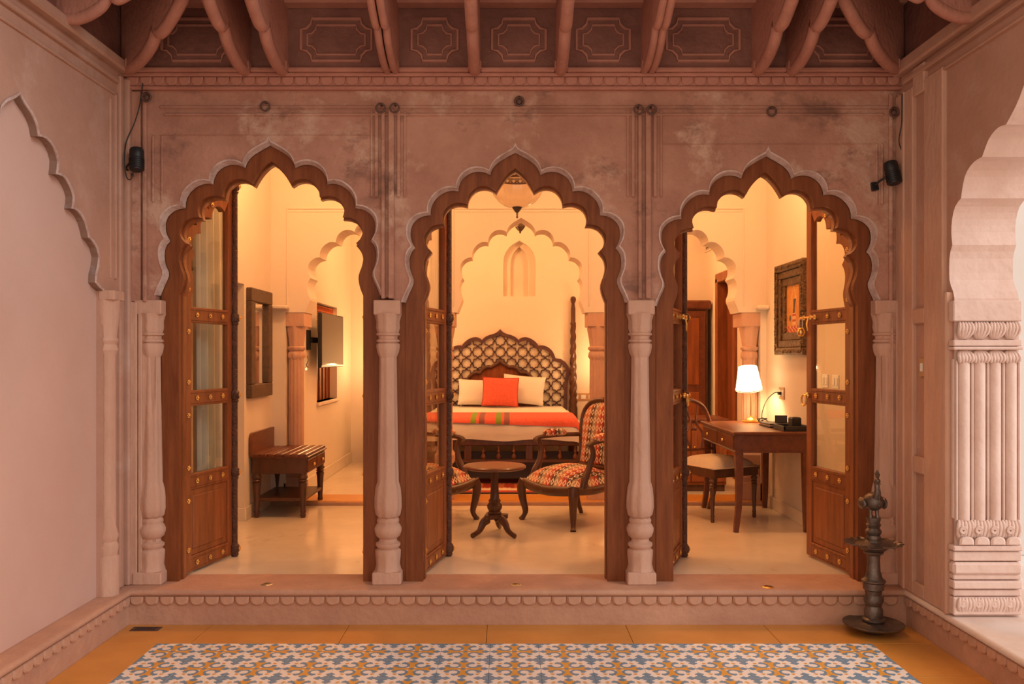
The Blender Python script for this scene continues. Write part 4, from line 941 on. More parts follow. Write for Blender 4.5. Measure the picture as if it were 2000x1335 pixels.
# ---- armchairs: local +y is the back, the chair faces -y
def armchair(loc, rz, lab):
    root = empty('armchair', loc, rz, lab, 'armchair', 'carved armchairs round the small table')
    WF, WB, D = .285, .225, .47
    # seat frame rail: serpentine
    rail = dense([(-WF, -D / 2, .285), (-WF * .6, -D / 2 - .02, .272), (0, -D / 2 - .035, .262), (WF * .6, -D / 2 - .02, .272), (WF, -D / 2, .285)], 5)
    m = MB(); m.tube(rail, .031, 8, (.9, 1.2)); m.tube([(0, -D / 2 - .052, .248), (0, -D / 2 - .05, .262)], [.012, .03], 8)
    for sx in (-1, 1): m.tube(dense([(sx * WF, -D / 2, .285), (sx * (WF + .01), -.05, .275), (sx * WB, D / 2, .29)], 5), .026, 8, (.9, 1.2))
    m.tube([(-WB, D / 2, .29), (WB, D / 2, .29)], .026, 8); m.build('seat_rail', 'wood_dark', root, 60)
    # seat cushion: domed
    nu, nv = 18, 14; vs = []; fs = []
    def seatpt(a, b, top):
        y_ = -D / 2 + .005 + b * (D - .02); hwid = WF + (WB - WF) * b; x_ = (a * 2 - 1) * (hwid + .012)
        e = (1 - abs(a * 2 - 1) ** 4) * (1 - abs(b * 2 - 1) ** 4); bulge = -.03 * math.sin(a * math.pi) * (1 - b) ** 2
        return (x_, y_ + bulge, .30 + (.095 * e ** .45 + .045 * math.sin(a * math.pi) * math.sin(b * math.pi) if top else 0))
    for t in (1, 0):
        for j in range(nv + 1):
            for i in range(nu + 1): vs.append(seatpt(i / nu, j / nv, t))
    K = (nu + 1) * (nv + 1)
    for t in (0, 1):
        for j in range(nv):
            for i in range(nu): a = t * K + j * (nu + 1) + i; fs.append((a, a + 1, a + nu + 2, a + nu + 1))
    edge = [(i, 0) for i in range(nu)] + [(nu, j) for j in range(nv)] + [(i, nv) for i in range(nu, 0, -1)] + [(0, j) for j in range(nv, 0, -1)]
    for (a, b), (c, d_) in zip(edge, edge[1:] + edge[:1]): i0, i1 = b * (nu + 1) + a, d_ * (nu + 1) + c; fs.append((i0, i1, K + i1, K + i0))
    MB().add(vs, fs).build('seat_cushion', 'ikat', root, 70, True)
    # cabriole front legs, sabre back legs
    for sx in (-1, 1):
        pts = dense([(sx * WF, -D / 2, .30), (sx * (WF + .016), -D / 2 - .016, .25), (sx * (WF + .008), -D / 2 - .010, .16), (sx * (WF - .008), -D / 2 + .004, .07), (sx * (WF + .006), -D / 2 - .008, .022), (sx * (WF + .02), -D / 2 - .02, .0)], 4)
        MB().tube(pts, [.044 - .025 * min(1, i / 14) + (.003 if i > 17 else 0) for i in range(len(pts))], 8).build('front_leg', 'wood_dark', root, 60)
        pts = dense([(sx * WB, D / 2, .30), (sx * WB, D / 2 + .005, .20), (sx * (WB + .01), D / 2 + .03, .10), (sx * (WB + .02), D / 2 + .075, 0)], 4)
        MB().tube(pts, [.026 - .010 * i / len(pts) for i in range(len(pts))], 8).build('back_leg', 'wood_dark', root, 60)
    # back: rounded cartouche frame, tilted, with a padded panel and carved crest
    tilt = lambda z: D / 2 + .005 + (z - .33) * .20
    bo = [(0, .905), (.10, .90), (.18, .875), (.235, .81), (.245, .72), (.228, .62), (.21, .52), (.205, .42), (.19, .40), (0, .395)]
    half_ = dense(bo, 4); loop = half_ + [(-x, z) for x, z in reversed(half_[1:-1])]
    MB().tube([(x, tilt(z), z) for x, z in loop], .021, 8, closed=True).build('back_frame', 'wood_dark', root, 60)
    inn_ = [(x * .93, .405 + (z - .395) * .95) for x, z in loop]; cz = .65
    m = MB(); A = [(x, tilt(z) - .004, z) for x, z in inn_]; 
    prev = A
    for f, o_ in ((.93, .022), (.75, .034), (.4, .040)):
        nx_ = [(x * f, tilt(cz + (z - cz) * f) - o_, cz + (z - cz) * f) for x, z in inn_]; m.strip(prev, nx_, 0, True); prev = nx_
    m.add(prev, [tuple(range(len(prev)))]); Bk = [(x, tilt(z) + .016, z) for x, z in inn_]; m.strip(A, Bk, 0, True); m.add(Bk, [tuple(range(len(Bk)))])
    m.build('back_pad', 'ikat', root, 60, True)
    m = MB(); rg = random.Random(3)
    for q in range(9): a = (q - 4) * .017; m.sph((a, tilt(.915) - .008, .922 - abs(q - 4) * .004), (.014, .012, .014 - abs(q - 4) * .001), 8, 5)
    m.build('carved_crest', 'wood_carved', root, 60)
    for sx in (-1, 1):
        m = MB(); m.tube([(sx * .205, tilt(.42), .43), (sx * .215, tilt(.3) , .30)], .022, 8); m.build('back_post', 'wood_dark', root, 60)
        arm = dense([(sx * .238, tilt(.62), .63), (sx * .27, .10, .632), (sx * .295, -.02, .625), (sx * .305, -.09, .615), (sx * .303, -.115, .595)], 4)
        MB().tube(arm, [.018] * (len(arm) - 4) + [.020, .022, .024, .022], 8).build('arm', 'wood_dark', root, 60)
        sup = dense([(sx * .302, -.085, .61), (sx * .30, -.06, .54), (sx * .285, -.085, .44), (sx * .29, -.13, .36), (sx * .29, -.15, .29)], 4)
        MB().tube(sup, [.020, .020, .020, .020, .021, .022, .023, .024, .025, .026, .027, .028, .028, .028, .027, .026, .026], 8).build('arm_support', 'wood_dark', root, 60)
        m = MB(); m.tube(dense([(sx * .255, .155, .648), (sx * .278, .06, .656), (sx * .293, -.04, .648)], 5), [.016, .028, .034, .036, .037, .037, .037, .036, .034, .028, .016], 10, (1, .85)); m.build('arm_pad', 'ikat', root, 60, True)
    return root
fx, fy = -.825, -.565
rz = math.atan2(fx, -fy)       # facing -y rotated
def face(dx, dy): return math.atan2(dx, -dy)
fm = Vector((.2975, 6.8 * S)); dirv = Vector((-.80, -.60)); 
armchair((fm.x - dirv.x * .235, fm.y - dirv.y * .235, ZF), face(dirv.x, dirv.y), 'carved armchair in diamond-patterned fabric with its back to the second column')
dl = Vector((.80, -.60)); ml = Vector((-.134 - .2975, 6.8 * S))
armchair((ml.x - dl.x * .235, ml.y - dl.y * .235, ZF), face(dl.x, dl.y), 'carved armchair in diamond-patterned fabric partly seen through the open door glass')

# ---- writing desk
dkx0, dkx1, dky0, dky1, dkz = 1.594, RX1 - .016, 6.49 * S, 7.62 * S, .715
dk = empty('writing_desk', (0, 0, ZF), 0, 'mahogany writing desk with tapered legs and two drawers against the right-hand wall', 'desk')
MB().bbox((dkx0, dky0, dkz - .024), (dkx1, dky1, dkz), .007).build('desk_top', 'mahogany', dk)
MB().bbox((dkx0 + .02, dky0 + .02, dkz - .145), (dkx1 - .01, dky1 - .02, dkz - .022), .004).build('apron', 'mahogany', dk)
m = MB(); m.bbox((dkx0 + .012, dky0 + .012, dkz - .15), (dkx1, dky1 - .012, dkz - .138), .004); m.build('apron_bead', 'mahogany', dk)
for k in range(2):
    ya_, yb_ = dky0 + .05 + k * (dky1 - dky0 - .1) / 2 + .01, dky0 + .05 + (k + 1) * (dky1 - dky0 - .1) / 2 - .01
    dwr = MB().bbox((dkx0 + .010, ya_, dkz - .13), (dkx0 + .03, yb_, dkz - .035), .004).build('drawer', 'mahogany', dk)
    MB().lathe([(.006, 0), (.006, .012), (.013, .018), (.011, .026)], n=12).build('knob', 'brass', dwr, 50)
    kb = dwr.children[0]; kb.location = (dkx0 + .010, (ya_ + yb_) / 2, dkz - .083); kb.rotation_euler = (0, R(-90), 0)
for x_, sx in ((dkx0 + .045, -1), (dkx1 - .045, 0)):
    for y_, sy in ((dky0 + .045, -1), (dky1 - .045, 1)):
        pts = dense([(x_, y_, dkz - .14), (x_ + .004 * -sx, y_, .40), (x_, y_, .18), (x_ + .022 * sx, y_ + .012 * sy, 0)], 4)
        MB().tube(pts, [.040 - .018 * i / len(pts) for i in range(len(pts))], 4).build('leg', 'mahogany', dk)
zd = ZF + dkz
# ---- table lamp
lx, ly = PX(1467, 7.46), 7.46 * S
tl = empty('table_lamp', (lx, ly, zd), 0, 'lit table lamp with white tapered shade and brass stem on the writing desk', 'lamp')
MB().lathe([(.072, 0), (.074, .008), (.070, .016), (.045, .022), (.034, .034), (.016, .040), (.010, .052)], n=32).build('base', 'brass', tl, 35)
MB().lathe([(.006, .045), (.006, .30)], n=10).build('stem', 'brass', tl, 50)
tl_sh = MB(); n_ = 32
ro = [(.107, .255), (.075, .445)]
A = [(.107 * math.cos(a), .107 * math.sin(a), 0) for a in [2 * math.pi * q / n_ for q in range(n_)]]; B = [(.074 * math.cos(a), .074 * math.sin(a), .19) for a in [2 * math.pi * q / n_ for q in range(n_)]]
tl_sh.strip(A, B, 0, True); tl_sh.strip([(x * .97, y_ * .97, z) for x, y_, z in A], [(x * .97, y_ * .97, z) for x, y_, z in B], 0, True); tl_sh.strip(A, [(x * .97, y_ * .97, z) for x, y_, z in A], 0, True); tl_sh.strip(B, [(x * .97, y_ * .97, z) for x, y_, z in B], 0, True)
so = tl_sh.build('shade', 'shade', tl, 40); so.location = (-.02, -.01, .262); so.rotation_euler = (R(10), R(-6), 0)
MB().tube([(.1075 * math.cos(a), .1075 * math.sin(a), .006) for a in [2 * math.pi * q / n_ for q in range(n_)]], .003, 6, closed=True).build('shade_trim', 'c_cream', so, 60)
def point(name, loc, power, r=.06, col=WARM, parent=None):
    l = bpy.data.lights.new(name, 'POINT'); l.energy = power; l.color = col; l.shadow_soft_size = r
    o = bpy.data.objects.new(name, l); link(o, parent); o.location = loc; return o
point('lamp_bulb', (-.015, -.008, .33), 9, .03, (1, .68, .36), tl)
# ---- things on the desk
tr = empty('desk_tray', (2.06, 6.66 * S, zd), 0, 'flat black leather tray on the writing desk', 'tray')
m = MB(); m.bbox((-.10, -.13, 0), (.10, .13, .012), .003)
for lo, hi in (((-.10, -.13, .01), (-.088, .13, .036)), ((.088, -.13, .01), (.10, .13, .036)), ((-.10, -.13, .01), (.10, -.118, .036)), ((-.10, .118, .01), (.10, .13, .036))): m.bbox(lo, hi, .002)
m.build('tray', 'leather', tr)
pc = empty('pen_box', (2.085, 6.68 * S, zd + .012), R(6), 'black leather pen cube standing in the desk tray', 'box')
m = MB(); m.bbox((-.036, -.036, 0), (.036, .036, .076), .005); m.build('cube', 'leather', pc); MB().bbox((-.03, -.03, .076), (.03, .03, .080), .002).build('lid', 'leather', pc)
fd = empty('leather_folder', (2.05, 7.00 * S, zd), R(2), 'closed dark leather folder lying behind the desk tray', 'folder')
MB().bbox((-.10, -.13, 0), (.10, .13, .010), .003).build('back_cover', 'leather', fd); MB().bbox((-.095, -.125, .010), (.096, .125, .020), .002).build('paper', 'c_cream', fd); MB().bbox((-.10, -.13, .020), (.10, .13, .029), .003).build('front_cover', 'leather', fd)
cd = empty('card_holder', (2.08, 7.0 * S, zd + .029), R(-12), 'small dark card standing upright on the leather folder', 'card')
MB().bbox((-.045, -.004, 0), (.045, .004, .055), .001).build('card', 'p_dark', cd); MB().bbox((-.03, -.016, 0), (.03, .016, .008), .002).build('foot', 'leather', cd)
cable([(RX1 - .012, 7.30 * S, 1.145), (RX1 - .06, 7.30 * S, 1.15), (RX1 - .13, 7.28 * S, 1.09), (RX1 - .17, 7.26 * S, 1.0), (RX1 - .18, 7.25 * S, zd + .05), (RX1 - .20, 7.27 * S, zd + .02), (RX1 - .15, 7.2 * S, zd + .045), (RX1 - .22, 7.22 * S, zd + .04), (RX1 - .16, 7.28 * S, zd + .015), (RX1 - .19, 7.21 * S, zd + .055), (RX1 - .14, 7.15 * S, zd + .02), (RX1 - .08, 7.1 * S, zd + .006)], 'tangled black charger cable between the wall socket and the desk', r=.0035)
def plate(name, loc, rz, w_, h_, n_, lab, cat, mt='plate_brown'):
    r = empty(name, loc, rz, lab, cat)
    MB().bbox((-w_ / 2, -.008, -h_ / 2), (w_ / 2, .0, h_ / 2), .002).build('plate', mt, r)
    for i in range(n_): x_ = (i - (n_ - 1) / 2) * w_ / n_; MB().bbox((x_ - w_ / n_ * .32, -.012, -h_ * .28), (x_ + w_ / n_ * .32, -.007, h_ * .28), .002).build('insert', 'plastic_white', r)
    return r
sk = plate('wall_socket', (RX1, 7.30 * S, 1.145), R(-90), .13, .095, 2, 'wall socket with a black plug above the writing desk', 'socket')
MB().bbox((-.02, -.035, -.012), (.02, -.010, .012), .004).build('plug', 'black_plastic', sk)
plate('switch_plate', (RX1, 6.10 * S, 1.27), R(-90), .11, .09, 2, 'white switch plate on the right-hand wall seen through the bolted door leaf, nearer the doorway', 'switch', 'plastic_white')
plate('switch_plate', (RX1, 6.30 * S, 1.27), R(-90), .11, .09, 2, 'white switch plate on the right-hand wall seen through the bolted door leaf, nearer the painting', 'switch', 'plastic_white')
# ---- framed painting
pt = empty('framed_painting', (RX1, 6.62 * S, 1.45), 0, 'painting of a standing figure in a heavy carved dark gilt frame', 'painting')
pw, ph = .68, .70; fw = .17
def fr_(lo, hi): return (-hi[0], lo[1], lo[2]), (-lo[0], hi[1], hi[2])
m = MB()
for a_, b_, t_ in ((0, .055, .060), (.055, .11, .045), (.11, fw, .030)):
    m.bbox((-t_, a_, a_), (0, pw - a_, b_), .006); m.bbox((-t_, a_, ph - b_), (0, pw - a_, ph - a_), .006); m.bbox((-t_, a_, b_), (0, b_, ph - b_), .006); m.bbox((-t_, pw - b_, b_), (0, pw - a_, ph - b_), .006)
m.build('frame', 'gold_frame', pt)
orn = MB(); rg = random.Random(5)
per = []
for i in range(30): t = i / 30; per += [(.027, .03 + t * (ph - .06)), (pw - .027, .03 + t * (ph - .06))]
for i in range(28): t = i / 28; per += [(.03 + t * (pw - .06), .027), (.03 + t * (pw - .06), ph - .027)]
for y_, z_ in per: orn.sph((-.060, y_ + rg.uniform(-.006, .006), z_ + rg.uniform(-.006, .006)), (.008, rg.uniform(.008, .014), rg.uniform(.008, .014)), 6, 4)
orn.build('carved_ornament', 'gold_frame', pt, 60)
m = MB(); nn = 44; x0, x1 = fw, pw - fw; z0_, z1_ = fw, ph - fw
def paintcol(u, v):     # u 0..1 far->near mirrored for the viewer, v up
    u = 1 - u
    if v < .14: return 1 if (int(u * 14) + int(v * 30)) % 3 else 3
    if abs(u - .52 - (v - .5) * .25) < .085 + .03 * math.sin(v * 9) and .42 < v < .70: return 2
    if (u - .60) ** 2 * 1.5 + (v - .735) ** 2 < .0022: return 3
    if abs(u - .52) < .12 - .05 * (v - .14) and .16 < v < .42: return 3 if int(v * 26) % 3 else 1
    if v > .55 and abs(abs(u - .5) * 1.5 + v - .98) < .025: return 3
    if (u - .25) ** 2 + (v - .3) ** 2 < .004: return 2
    return 0
for i in range(nn):
    for j in range(nn):
        ya_, yb_ = x0 + (x1 - x0) * i / nn, x0 + (x1 - x0) * (i + 1) / nn; za_, zb_ = z0_ + (z1_ - z0_) * j / nn, z0_ + (z1_ - z0_) * (j + 1) / nn
        m.add([(-.012, ya_, za_), (-.012, yb_, za_), (-.012, yb_, zb_), (-.012, ya_, zb_)], [(0, 1, 2, 3)], paintcol((i + .5) / nn, (j + .5) / nn))
m.build('canvas', ['p_gold', 'p_red', 'p_dark', 'p_pale'], pt)

# ---- desk chair
dcd = Vector((.50, -.866)); dcf = Vector((1.73, 7.0 * S)); dcc = dcf - dcd * .21
dc = empty('desk_chair', (dcc.x, dcc.y, ZF), face(dcd.x, dcd.y), 'dark wooden side chair with cream padded seat pulled up to the writing desk', 'chair')
WFc, WBc, Dc = .215, .18, .42
m = MB(); A = [(-WFc - .012, -Dc / 2 - .015), (WFc + .012, -Dc / 2 - .015), (WBc + .012, Dc / 2 + .01), (-WBc - .012, Dc / 2 + .01)]
MB().prism(A, lambda a, b, t: (a, b, .335 + t), .065).build('seat_rail', 'wood_dark', dc)
nu = 14; vs = []; fs = []
for t in (1, 0):
    for j in range(nu + 1):
        for i in range(nu + 1):
            a, b = i / nu * 2 - 1, j / nu * 2 - 1; hw_ = (WFc + (WBc - WFc) * (b + 1) / 2) + .012; e = (1 - a ** 4) * (1 - b ** 4)
            vs.append((a * hw_, b * (Dc / 2 + .014), .40 + (.055 * e ** .4 + .022 * e if t else 0)))
K = (nu + 1) ** 2
for t in (0, 1):
    for j in range(nu):
        for i in range(nu): a = t * K + j * (nu + 1) + i; fs.append((a, a + 1, a + nu + 2, a + nu + 1))
MB().add(vs, fs).build('seat_pad', 'cream_fabric', dc, 70)
MB().tube([(a, b, .404) for a, b in A], .005, 6, closed=True).build('piping', 'c_cream', dc, 60)
for sx in (-1, 1):
    m = MB(); turned_leg(m, sx * WFc, -Dc / 2 + .015, 0, .34, .021); m.build('front_leg', 'wood_dark', dc, 45)
    MB().tube(dense([(sx * WBc, Dc / 2 - .01, .40), (sx * WBc, Dc / 2 - .005, .22), (sx * (WBc + .005), Dc / 2 + .025, .10), (sx * (WBc + .01), Dc / 2 + .07, 0)], 4), [.019] * 13, 4).build('back_leg', 'wood_dark', dc)
bt = lambda z: Dc / 2 + (z - .40) * .16
bl = dense([(WBc, .38), (WBc + .012, .52), (WBc + .005, .68), (WBc - .03, .80), (WBc - .09, .865), (0, .895)], 5)
MB().tube([(x, bt(z), z) for x, z in bl] + [(-x, bt(z), z) for x, z in reversed(bl[:-1])], .017, 8).build('back_hoop', 'mahogany', dc, 60)
MB().tube([(-WBc, bt(.50), .50), (WBc, bt(.50), .50)], .013, 8).build('lower_back_rail', 'mahogany', dc, 60)
for q in (-1, 1):
    MB().tube(dense([(q * .05, bt(.50), .50), (q * .085, bt(.62), .62), (q * .03, bt(.72), .72), (q * .07, bt(.87), .87)], 4), .009, 6).build('splat_scroll', 'mahogany', dc, 60)
MB().lathe([(.02, 0), (.026, .015), (.018, .03)], (0, bt(.66), .65), 10).build('splat_boss', 'mahogany', dc, 50)

# ---- pendant bowl
pd = empty('pendant_lamp', (PX(1010, 6.5), 6.5 * S, 0), 0, 'cut glass bowl pendant with pierced bronze band hanging above the armchairs', 'pendant lamp')
zz = lambda py: PZ(py, 6.5)
MB().lathe([(.022, zz(405)), (.08, zz(403)), (.13, zz(394)), (.165, zz(382)), (.186, zz(368)), (.184, zz(360)), (.165, zz(357)), (.14, zz(352)), (.136, zz(348))], n=96, flute=.012, nf=32).build('bowl', 'cut_glass', pd, 30)
bm_ = MB(); nb = 18; zb0, zb1 = zz(351), zz(342)
for z_ in (zb0, zb1): bm_.tube([(.138 * math.cos(a), .138 * math.sin(a), z_) for a in [2 * math.pi * q / 44 for q in range(44)]], .007, 6, closed=True)
for q in range(nb):
    a, b = 2 * math.pi * q / nb, 2 * math.pi * (q + 1) / nb
    bm_.tube([(.138 * math.cos(a), .138 * math.sin(a), zb0), (.138 * math.cos(b), .138 * math.sin(b), zb1)], .005, 5); bm_.tube([(.138 * math.cos(a), .138 * math.sin(a), zb1), (.138 * math.cos(b), .138 * math.sin(b), zb0)], .005, 5)
bm_.build('pierced_band', 'wood_dark', pd, 60)
MB().lathe([(.006, zz(426)), (.008, zz(423)), (.005, zz(421)), (.008, zz(418)), (.006, zz(416)), (.014, zz(414)), (.030, zz(408)), (.036, zz(405)), (.030, zz(404))], n=18).build('finial', 'bronze', pd, 50)
for q in range(3):
    a = 2 * math.pi * q / 3 + .5; MB().tube([(.138 * math.cos(a), .138 * math.sin(a), zb1), (.01 * math.cos(a), .01 * math.sin(a), ZC - .25)], .004, 6).build('chain', 'bronze', pd, 60)
MB().lathe([(.008, ZC - .26), (.008, ZC - .04), (.06, ZC - .03), (.06, ZC)], n=16).build('ceiling_rose', 'bronze', pd, 50)

# ================================================================= ALCOVE
BCX = -.088                     # bed axis
bz = ZA
bd = empty('bed', (BCX, 0, bz), 0, 'carved dark wooden bed with lattice headboard and twisted posts', 'bed')
yh = 10.5 * S; yf = 8.62 * S; bw = .82
kb_ = 10.5 / 1795 / 5.556
def hb(g): return [((x - 648) * kb_, PZ(620 + y / 5.556, 10.5) - bz) for x, y in g]
HBG = [hb(g) for g in [[(648, 122), (672, 150), (710, 172), (760, 186), (810, 208), (846, 240)], [(846, 240), (880, 217), (935, 212), (990, 232), (1035, 265), (1062, 303)], [(1062, 303), (1110, 300), (1170, 322), (1220, 370), (1248, 440)], [(1248, 440), (1300, 444), (1350, 475), (1390, 530), (1402, 590), (1392, 660), (1380, 740), (1375, 950)]]]
HH = segs(HBG, 10)
HI = []
for (x, z) in offset(HH, -.040): HI.append((max(x, 0), z))
hloop = HH + [(HH[-1][0], .30)]; hin = HI + [(HH[-1][0] - .045, .30)]
m = MB(); yb0, yb1 = yh, yh + .05
Lo = hloop[::-1] + [(-x, z) for x, z in hloop[1:]]; Li = hin[::-1] + [(-x, z) for x, z in hin[1:]]
for y_ in (yb0, yb1): m.strip([(x, y_, z) for x, z in Lo], [(x, y_, z) for x, z in Li])
m.strip([(x, yb0, z) for x, z in Lo], [(x, yb1, z) for x, z in Lo]); m.strip([(x, yb0, z) for x, z in Li], [(x, yb1, z) for x, z in Li])
m.build('headboard_frame', 'wood_dark', bd, 30)
m = MB(); m.prism(Li, lambda a, b, t: (a, yh + .03 + t, b), .01); m.build('headboard_back', 'lattice_back', bd)
def inside(pt, pl):
    x, y = pt; c = False; n = len(pl)
    for i in range(n):
        (x1, y1), (x2, y2) = pl[i], pl[i - 1]
        if (y1 > y) != (y2 > y) and x < (x2 - x1) * (y - y1) / (y2 - y1) + x1: c = not c
    return c
IPG = [hb(g) for g in [[(648, 465), (672, 495), (705, 512), (742, 538)], [(742, 538), (790, 535), (835, 560), (865, 602)], [(865, 602), (915, 595), (965, 625), (998, 665)], [(998, 665), (1045, 680), (1080, 720), (1090, 770), (1072, 820), (1050, 870), (1045, 950)]]]
IH = segs(IPG, 8); iloop = IH[::-1] + [(-x, z) for x, z in IH[1:]]
iout = [(x, z) for x, z in iloop]; ipoly = [(IH[-1][0], .3)] + iout + [(-IH[-1][0], .3)]
pstep = 122.5 * kb_; rs = pstep / 2; ri = rs * .765; lat = MB(); zc0 = PZ(620 + 250 / 5.556, 10.5) - bz
for i in range(-7, 8):
    for j in range(-1, 9):
        cx, cz_ = i * pstep, zc0 - j * pstep
        pts = [((rs if q % 2 == 0 else ri) * math.cos(q * math.pi / 8), (rs if q % 2 == 0 else ri) * math.sin(q * math.pi / 8)) for q in range(16)]
        for q in range(16):
            a, b = pts[q], pts[(q + 1) % 16]; mid_ = (cx + (a[0] + b[0]) / 2, cz_ + (a[1] + b[1]) / 2)
            if inside(mid_, Li) and not inside(mid_, ipoly): lat.bar((cx + a[0], yh + .018, cz_ + a[1]), (cx + b[0], yh + .018, cz_ + b[1]), .011, .012, (0, 0, 1) if abs(a[1] - b[1]) < abs(a[0] - b[0]) else (1, 0, 0))
lat.build('headboard_lattice', 'wood_dark', bd)
m = MB(); m.prism(ipoly, lambda a, b, t: (a, yh - .02 + t, b), .04); m.build('centre_panel', 'wood', bd)
m = MB(); m.tube([(x, yh - .022, z) for x, z in iout], .022, 8); m.build('panel_bead', 'wood_dark', bd, 60)
m = MB()
def post(sx):
    m = MB(); x_ = sx * (bw + .012); zt_ = PZ(582, 10.5) - bz
    m.lathe([(.045, 0), (.05, .05), (.035, .10), (.05, .14), (.05, .62), (.04, .66), (.052, .70), (.036, .74), (.045, .78)], (x_, yh - .02, 0), 16)
    m.build('post_foot', 'wood_dark', bd, 40)
    m = MB(); vs = []; nz_ = 70; nn_ = 16; za, zb_ = .76, zt_ - .30
    ringsP = []
    for i in range(nz_ + 1):
        t = i / nz_; z_ = za + (zb_ - za) * t; r_ = .040 - .012 * t
        ringsP.append([(x_ + r_ * (1 + .16 * math.cos(3 * (a - t * 15))) * math.cos(a), yh - .02 + r_ * (1 + .16 * math.cos(3 * (a - t * 15))) * math.sin(a), z_) for a in [2 * math.pi * q / nn_ for q in range(nn_)]])
    for A, B in zip(ringsP, ringsP[1:]): m.strip(A, B, 0, True)
    m.build('twisted_post', 'wood_dark', bd, 60)
    MB().lathe([(.030, zb_ - .005), (.034, zb_ + .01), (.026, zb_ + .03), (.026, zb_ + .18), (.020, zb_ + .22), (.018, zb_ + .24), (.026, zb_ + .255), (.034, zb_ + .28), (.030, zb_ + .305), (.012, zb_ + .32)], (x_, yh - .02, 0), 16).build('post_finial', 'wood_dark', bd, 40)
post(1); post(-1)
# frame, foot rail with balusters
for sx in (-1, 1): MB().bbox((sx * bw - .03, yf + .02, .31), (sx * bw + .03, yh, .43), .006).build('side_rail', 'wood_dark', bd)
MB().bbox((-bw - .02, yf - .01, .375), (bw + .02, yf + .05, .445), .008).build('foot_rail', 'wood_dark', bd)
MB().bbox((-bw, yf, .215), (bw, yf + .04, .245), .005).build('lower_rail', 'wood_dark', bd)
for q in range(11):
    x_ = -bw + .10 + q * (2 * bw - .2) / 10
    if q in (3, 7): MB().bbox((x_ - .035, yf, .24), (x_ + .035, yf + .035, .38), .006).build('foot_block', 'wood_dark', bd)
    else: MB().lathe([(.014, .245), (.024, .26), (.026, .275), (.012, .295), (.010, .305), (.020, .318), (.012, .33), (.009, .36), (.014, .376)], (x_, yf + .02, 0), 10).build('baluster', 'mahogany', bd, 50)
for sx in (-1, 1): MB().lathe([(.03, 0), (.042, .04), (.03, .08), (.045, .12), (.04, .2), (.045, .445)], (sx * (bw - .02), yf + .03, 0), 14).build('foot_leg', 'wood_dark', bd, 40)
MB().box((-bw + .03, yf + .10, .06), (bw - .03, yf + .13, .31)).build('underbed_shade', 'p_dark', bd)  # near-black sheet standing in for the shade under the bed
MB().bbox((-bw + .03, yf + .03, .40), (bw - .03, yh - .01, .445), .004).build('bed_base', 'wood_dark', bd)
# mattress with draped sheet
mt = empty('mattress', (BCX, 0, bz), 0, 'thick mattress in a white sheet draped over the foot of the bed', 'mattress')
m = MB(); nx_, X_ = 40, bw - .045
sec = dense([(yf - .03, .435), (yf - .042, .50), (yf - .03, .57), (yf + .0, .612), (yf + .06, .632), (yf + .5, .64), (yh - .05, .645)], 4)
rows_ = []
for (y_, z_) in sec:
    rows_.append([((2 * i / nx_ - 1) * X_, y_ - (.008 * math.sin(i * .9) if z_ < .6 else 0), z_ + (-.006 - .01 * math.sin(i * .37) if z_ < .45 else 0) - .10 * max(0, abs(2 * i / nx_ - 1) - .93) / .07 * (1 if z_ > .6 else .3)) for i in range(nx_ + 1)])
for A, B in zip(rows_, rows_[1:]): m.strip(A, B)
for sx in (0, -1): m.strip([r[sx] for r in rows_], [(r[sx][0] * 1.0, r[sx][1], .445) for r in rows_])
m.build('sheet', 'white', mt, 60)
MB().box((-X_ + .01, yf + .0, .446), (X_ - .01, yh - .03, .60)).build('core', 'white', mt)
# runner across the foot
rn = empty('bed_runner', (BCX, 0, bz), 0, 'coral red bed runner with green and plum stripes across the foot of the bed', 'runner')
m = MB(); ny_ = 14
def topz(y_):
    for (a, za_), (b, zb_) in zip(sec, sec[1:]):
        if a <= y_ <= b and za_ > .56: return za_ + (zb_ - za_) * (y_ - a) / (b - a)
    return sec[12][1]
cols_ = []
nxr = 60
for i in range(nxr + 1):
    t = i / nxr; x_ = (2 * t - 1) * (X_ + .012); col = []
    drop = .016 + .058 * t
    edge_ = .10 * max(0, abs(2 * t - 1) - .93) / .07
    for j in range(ny_ + 1):
        s_ = j / ny_
        if s_ < .75: y_ = yf + .62 + (yf + .02 - (yf + .62)) * s_ / .75; z_ = topz(y_) + .008
        else: u_ = (s_ - .75) / .25; y_ = yf + .02 - .066 * math.sin(u_ * math.pi / 2) ** .8; z_ = topz(yf + .02) + .008 - drop * u_ ** 1.5 - .012 * u_
        col.append((x_, y_, z_ - edge_))
    cols_.append(col)
def rc(t):
    for a, b, c_ in ((.335, .365, 1), (.385, .42, 2), (.485, .52, 1), (.53, .565, 2)):
        if a <= t < b: return c_
    return 0
for i in range(nxr): m.strip(cols_[i], cols_[i + 1], rc((i + .5) / nxr))
m.build('cloth', ['coral', 'c_green', 'c_plum'], rn, 60)
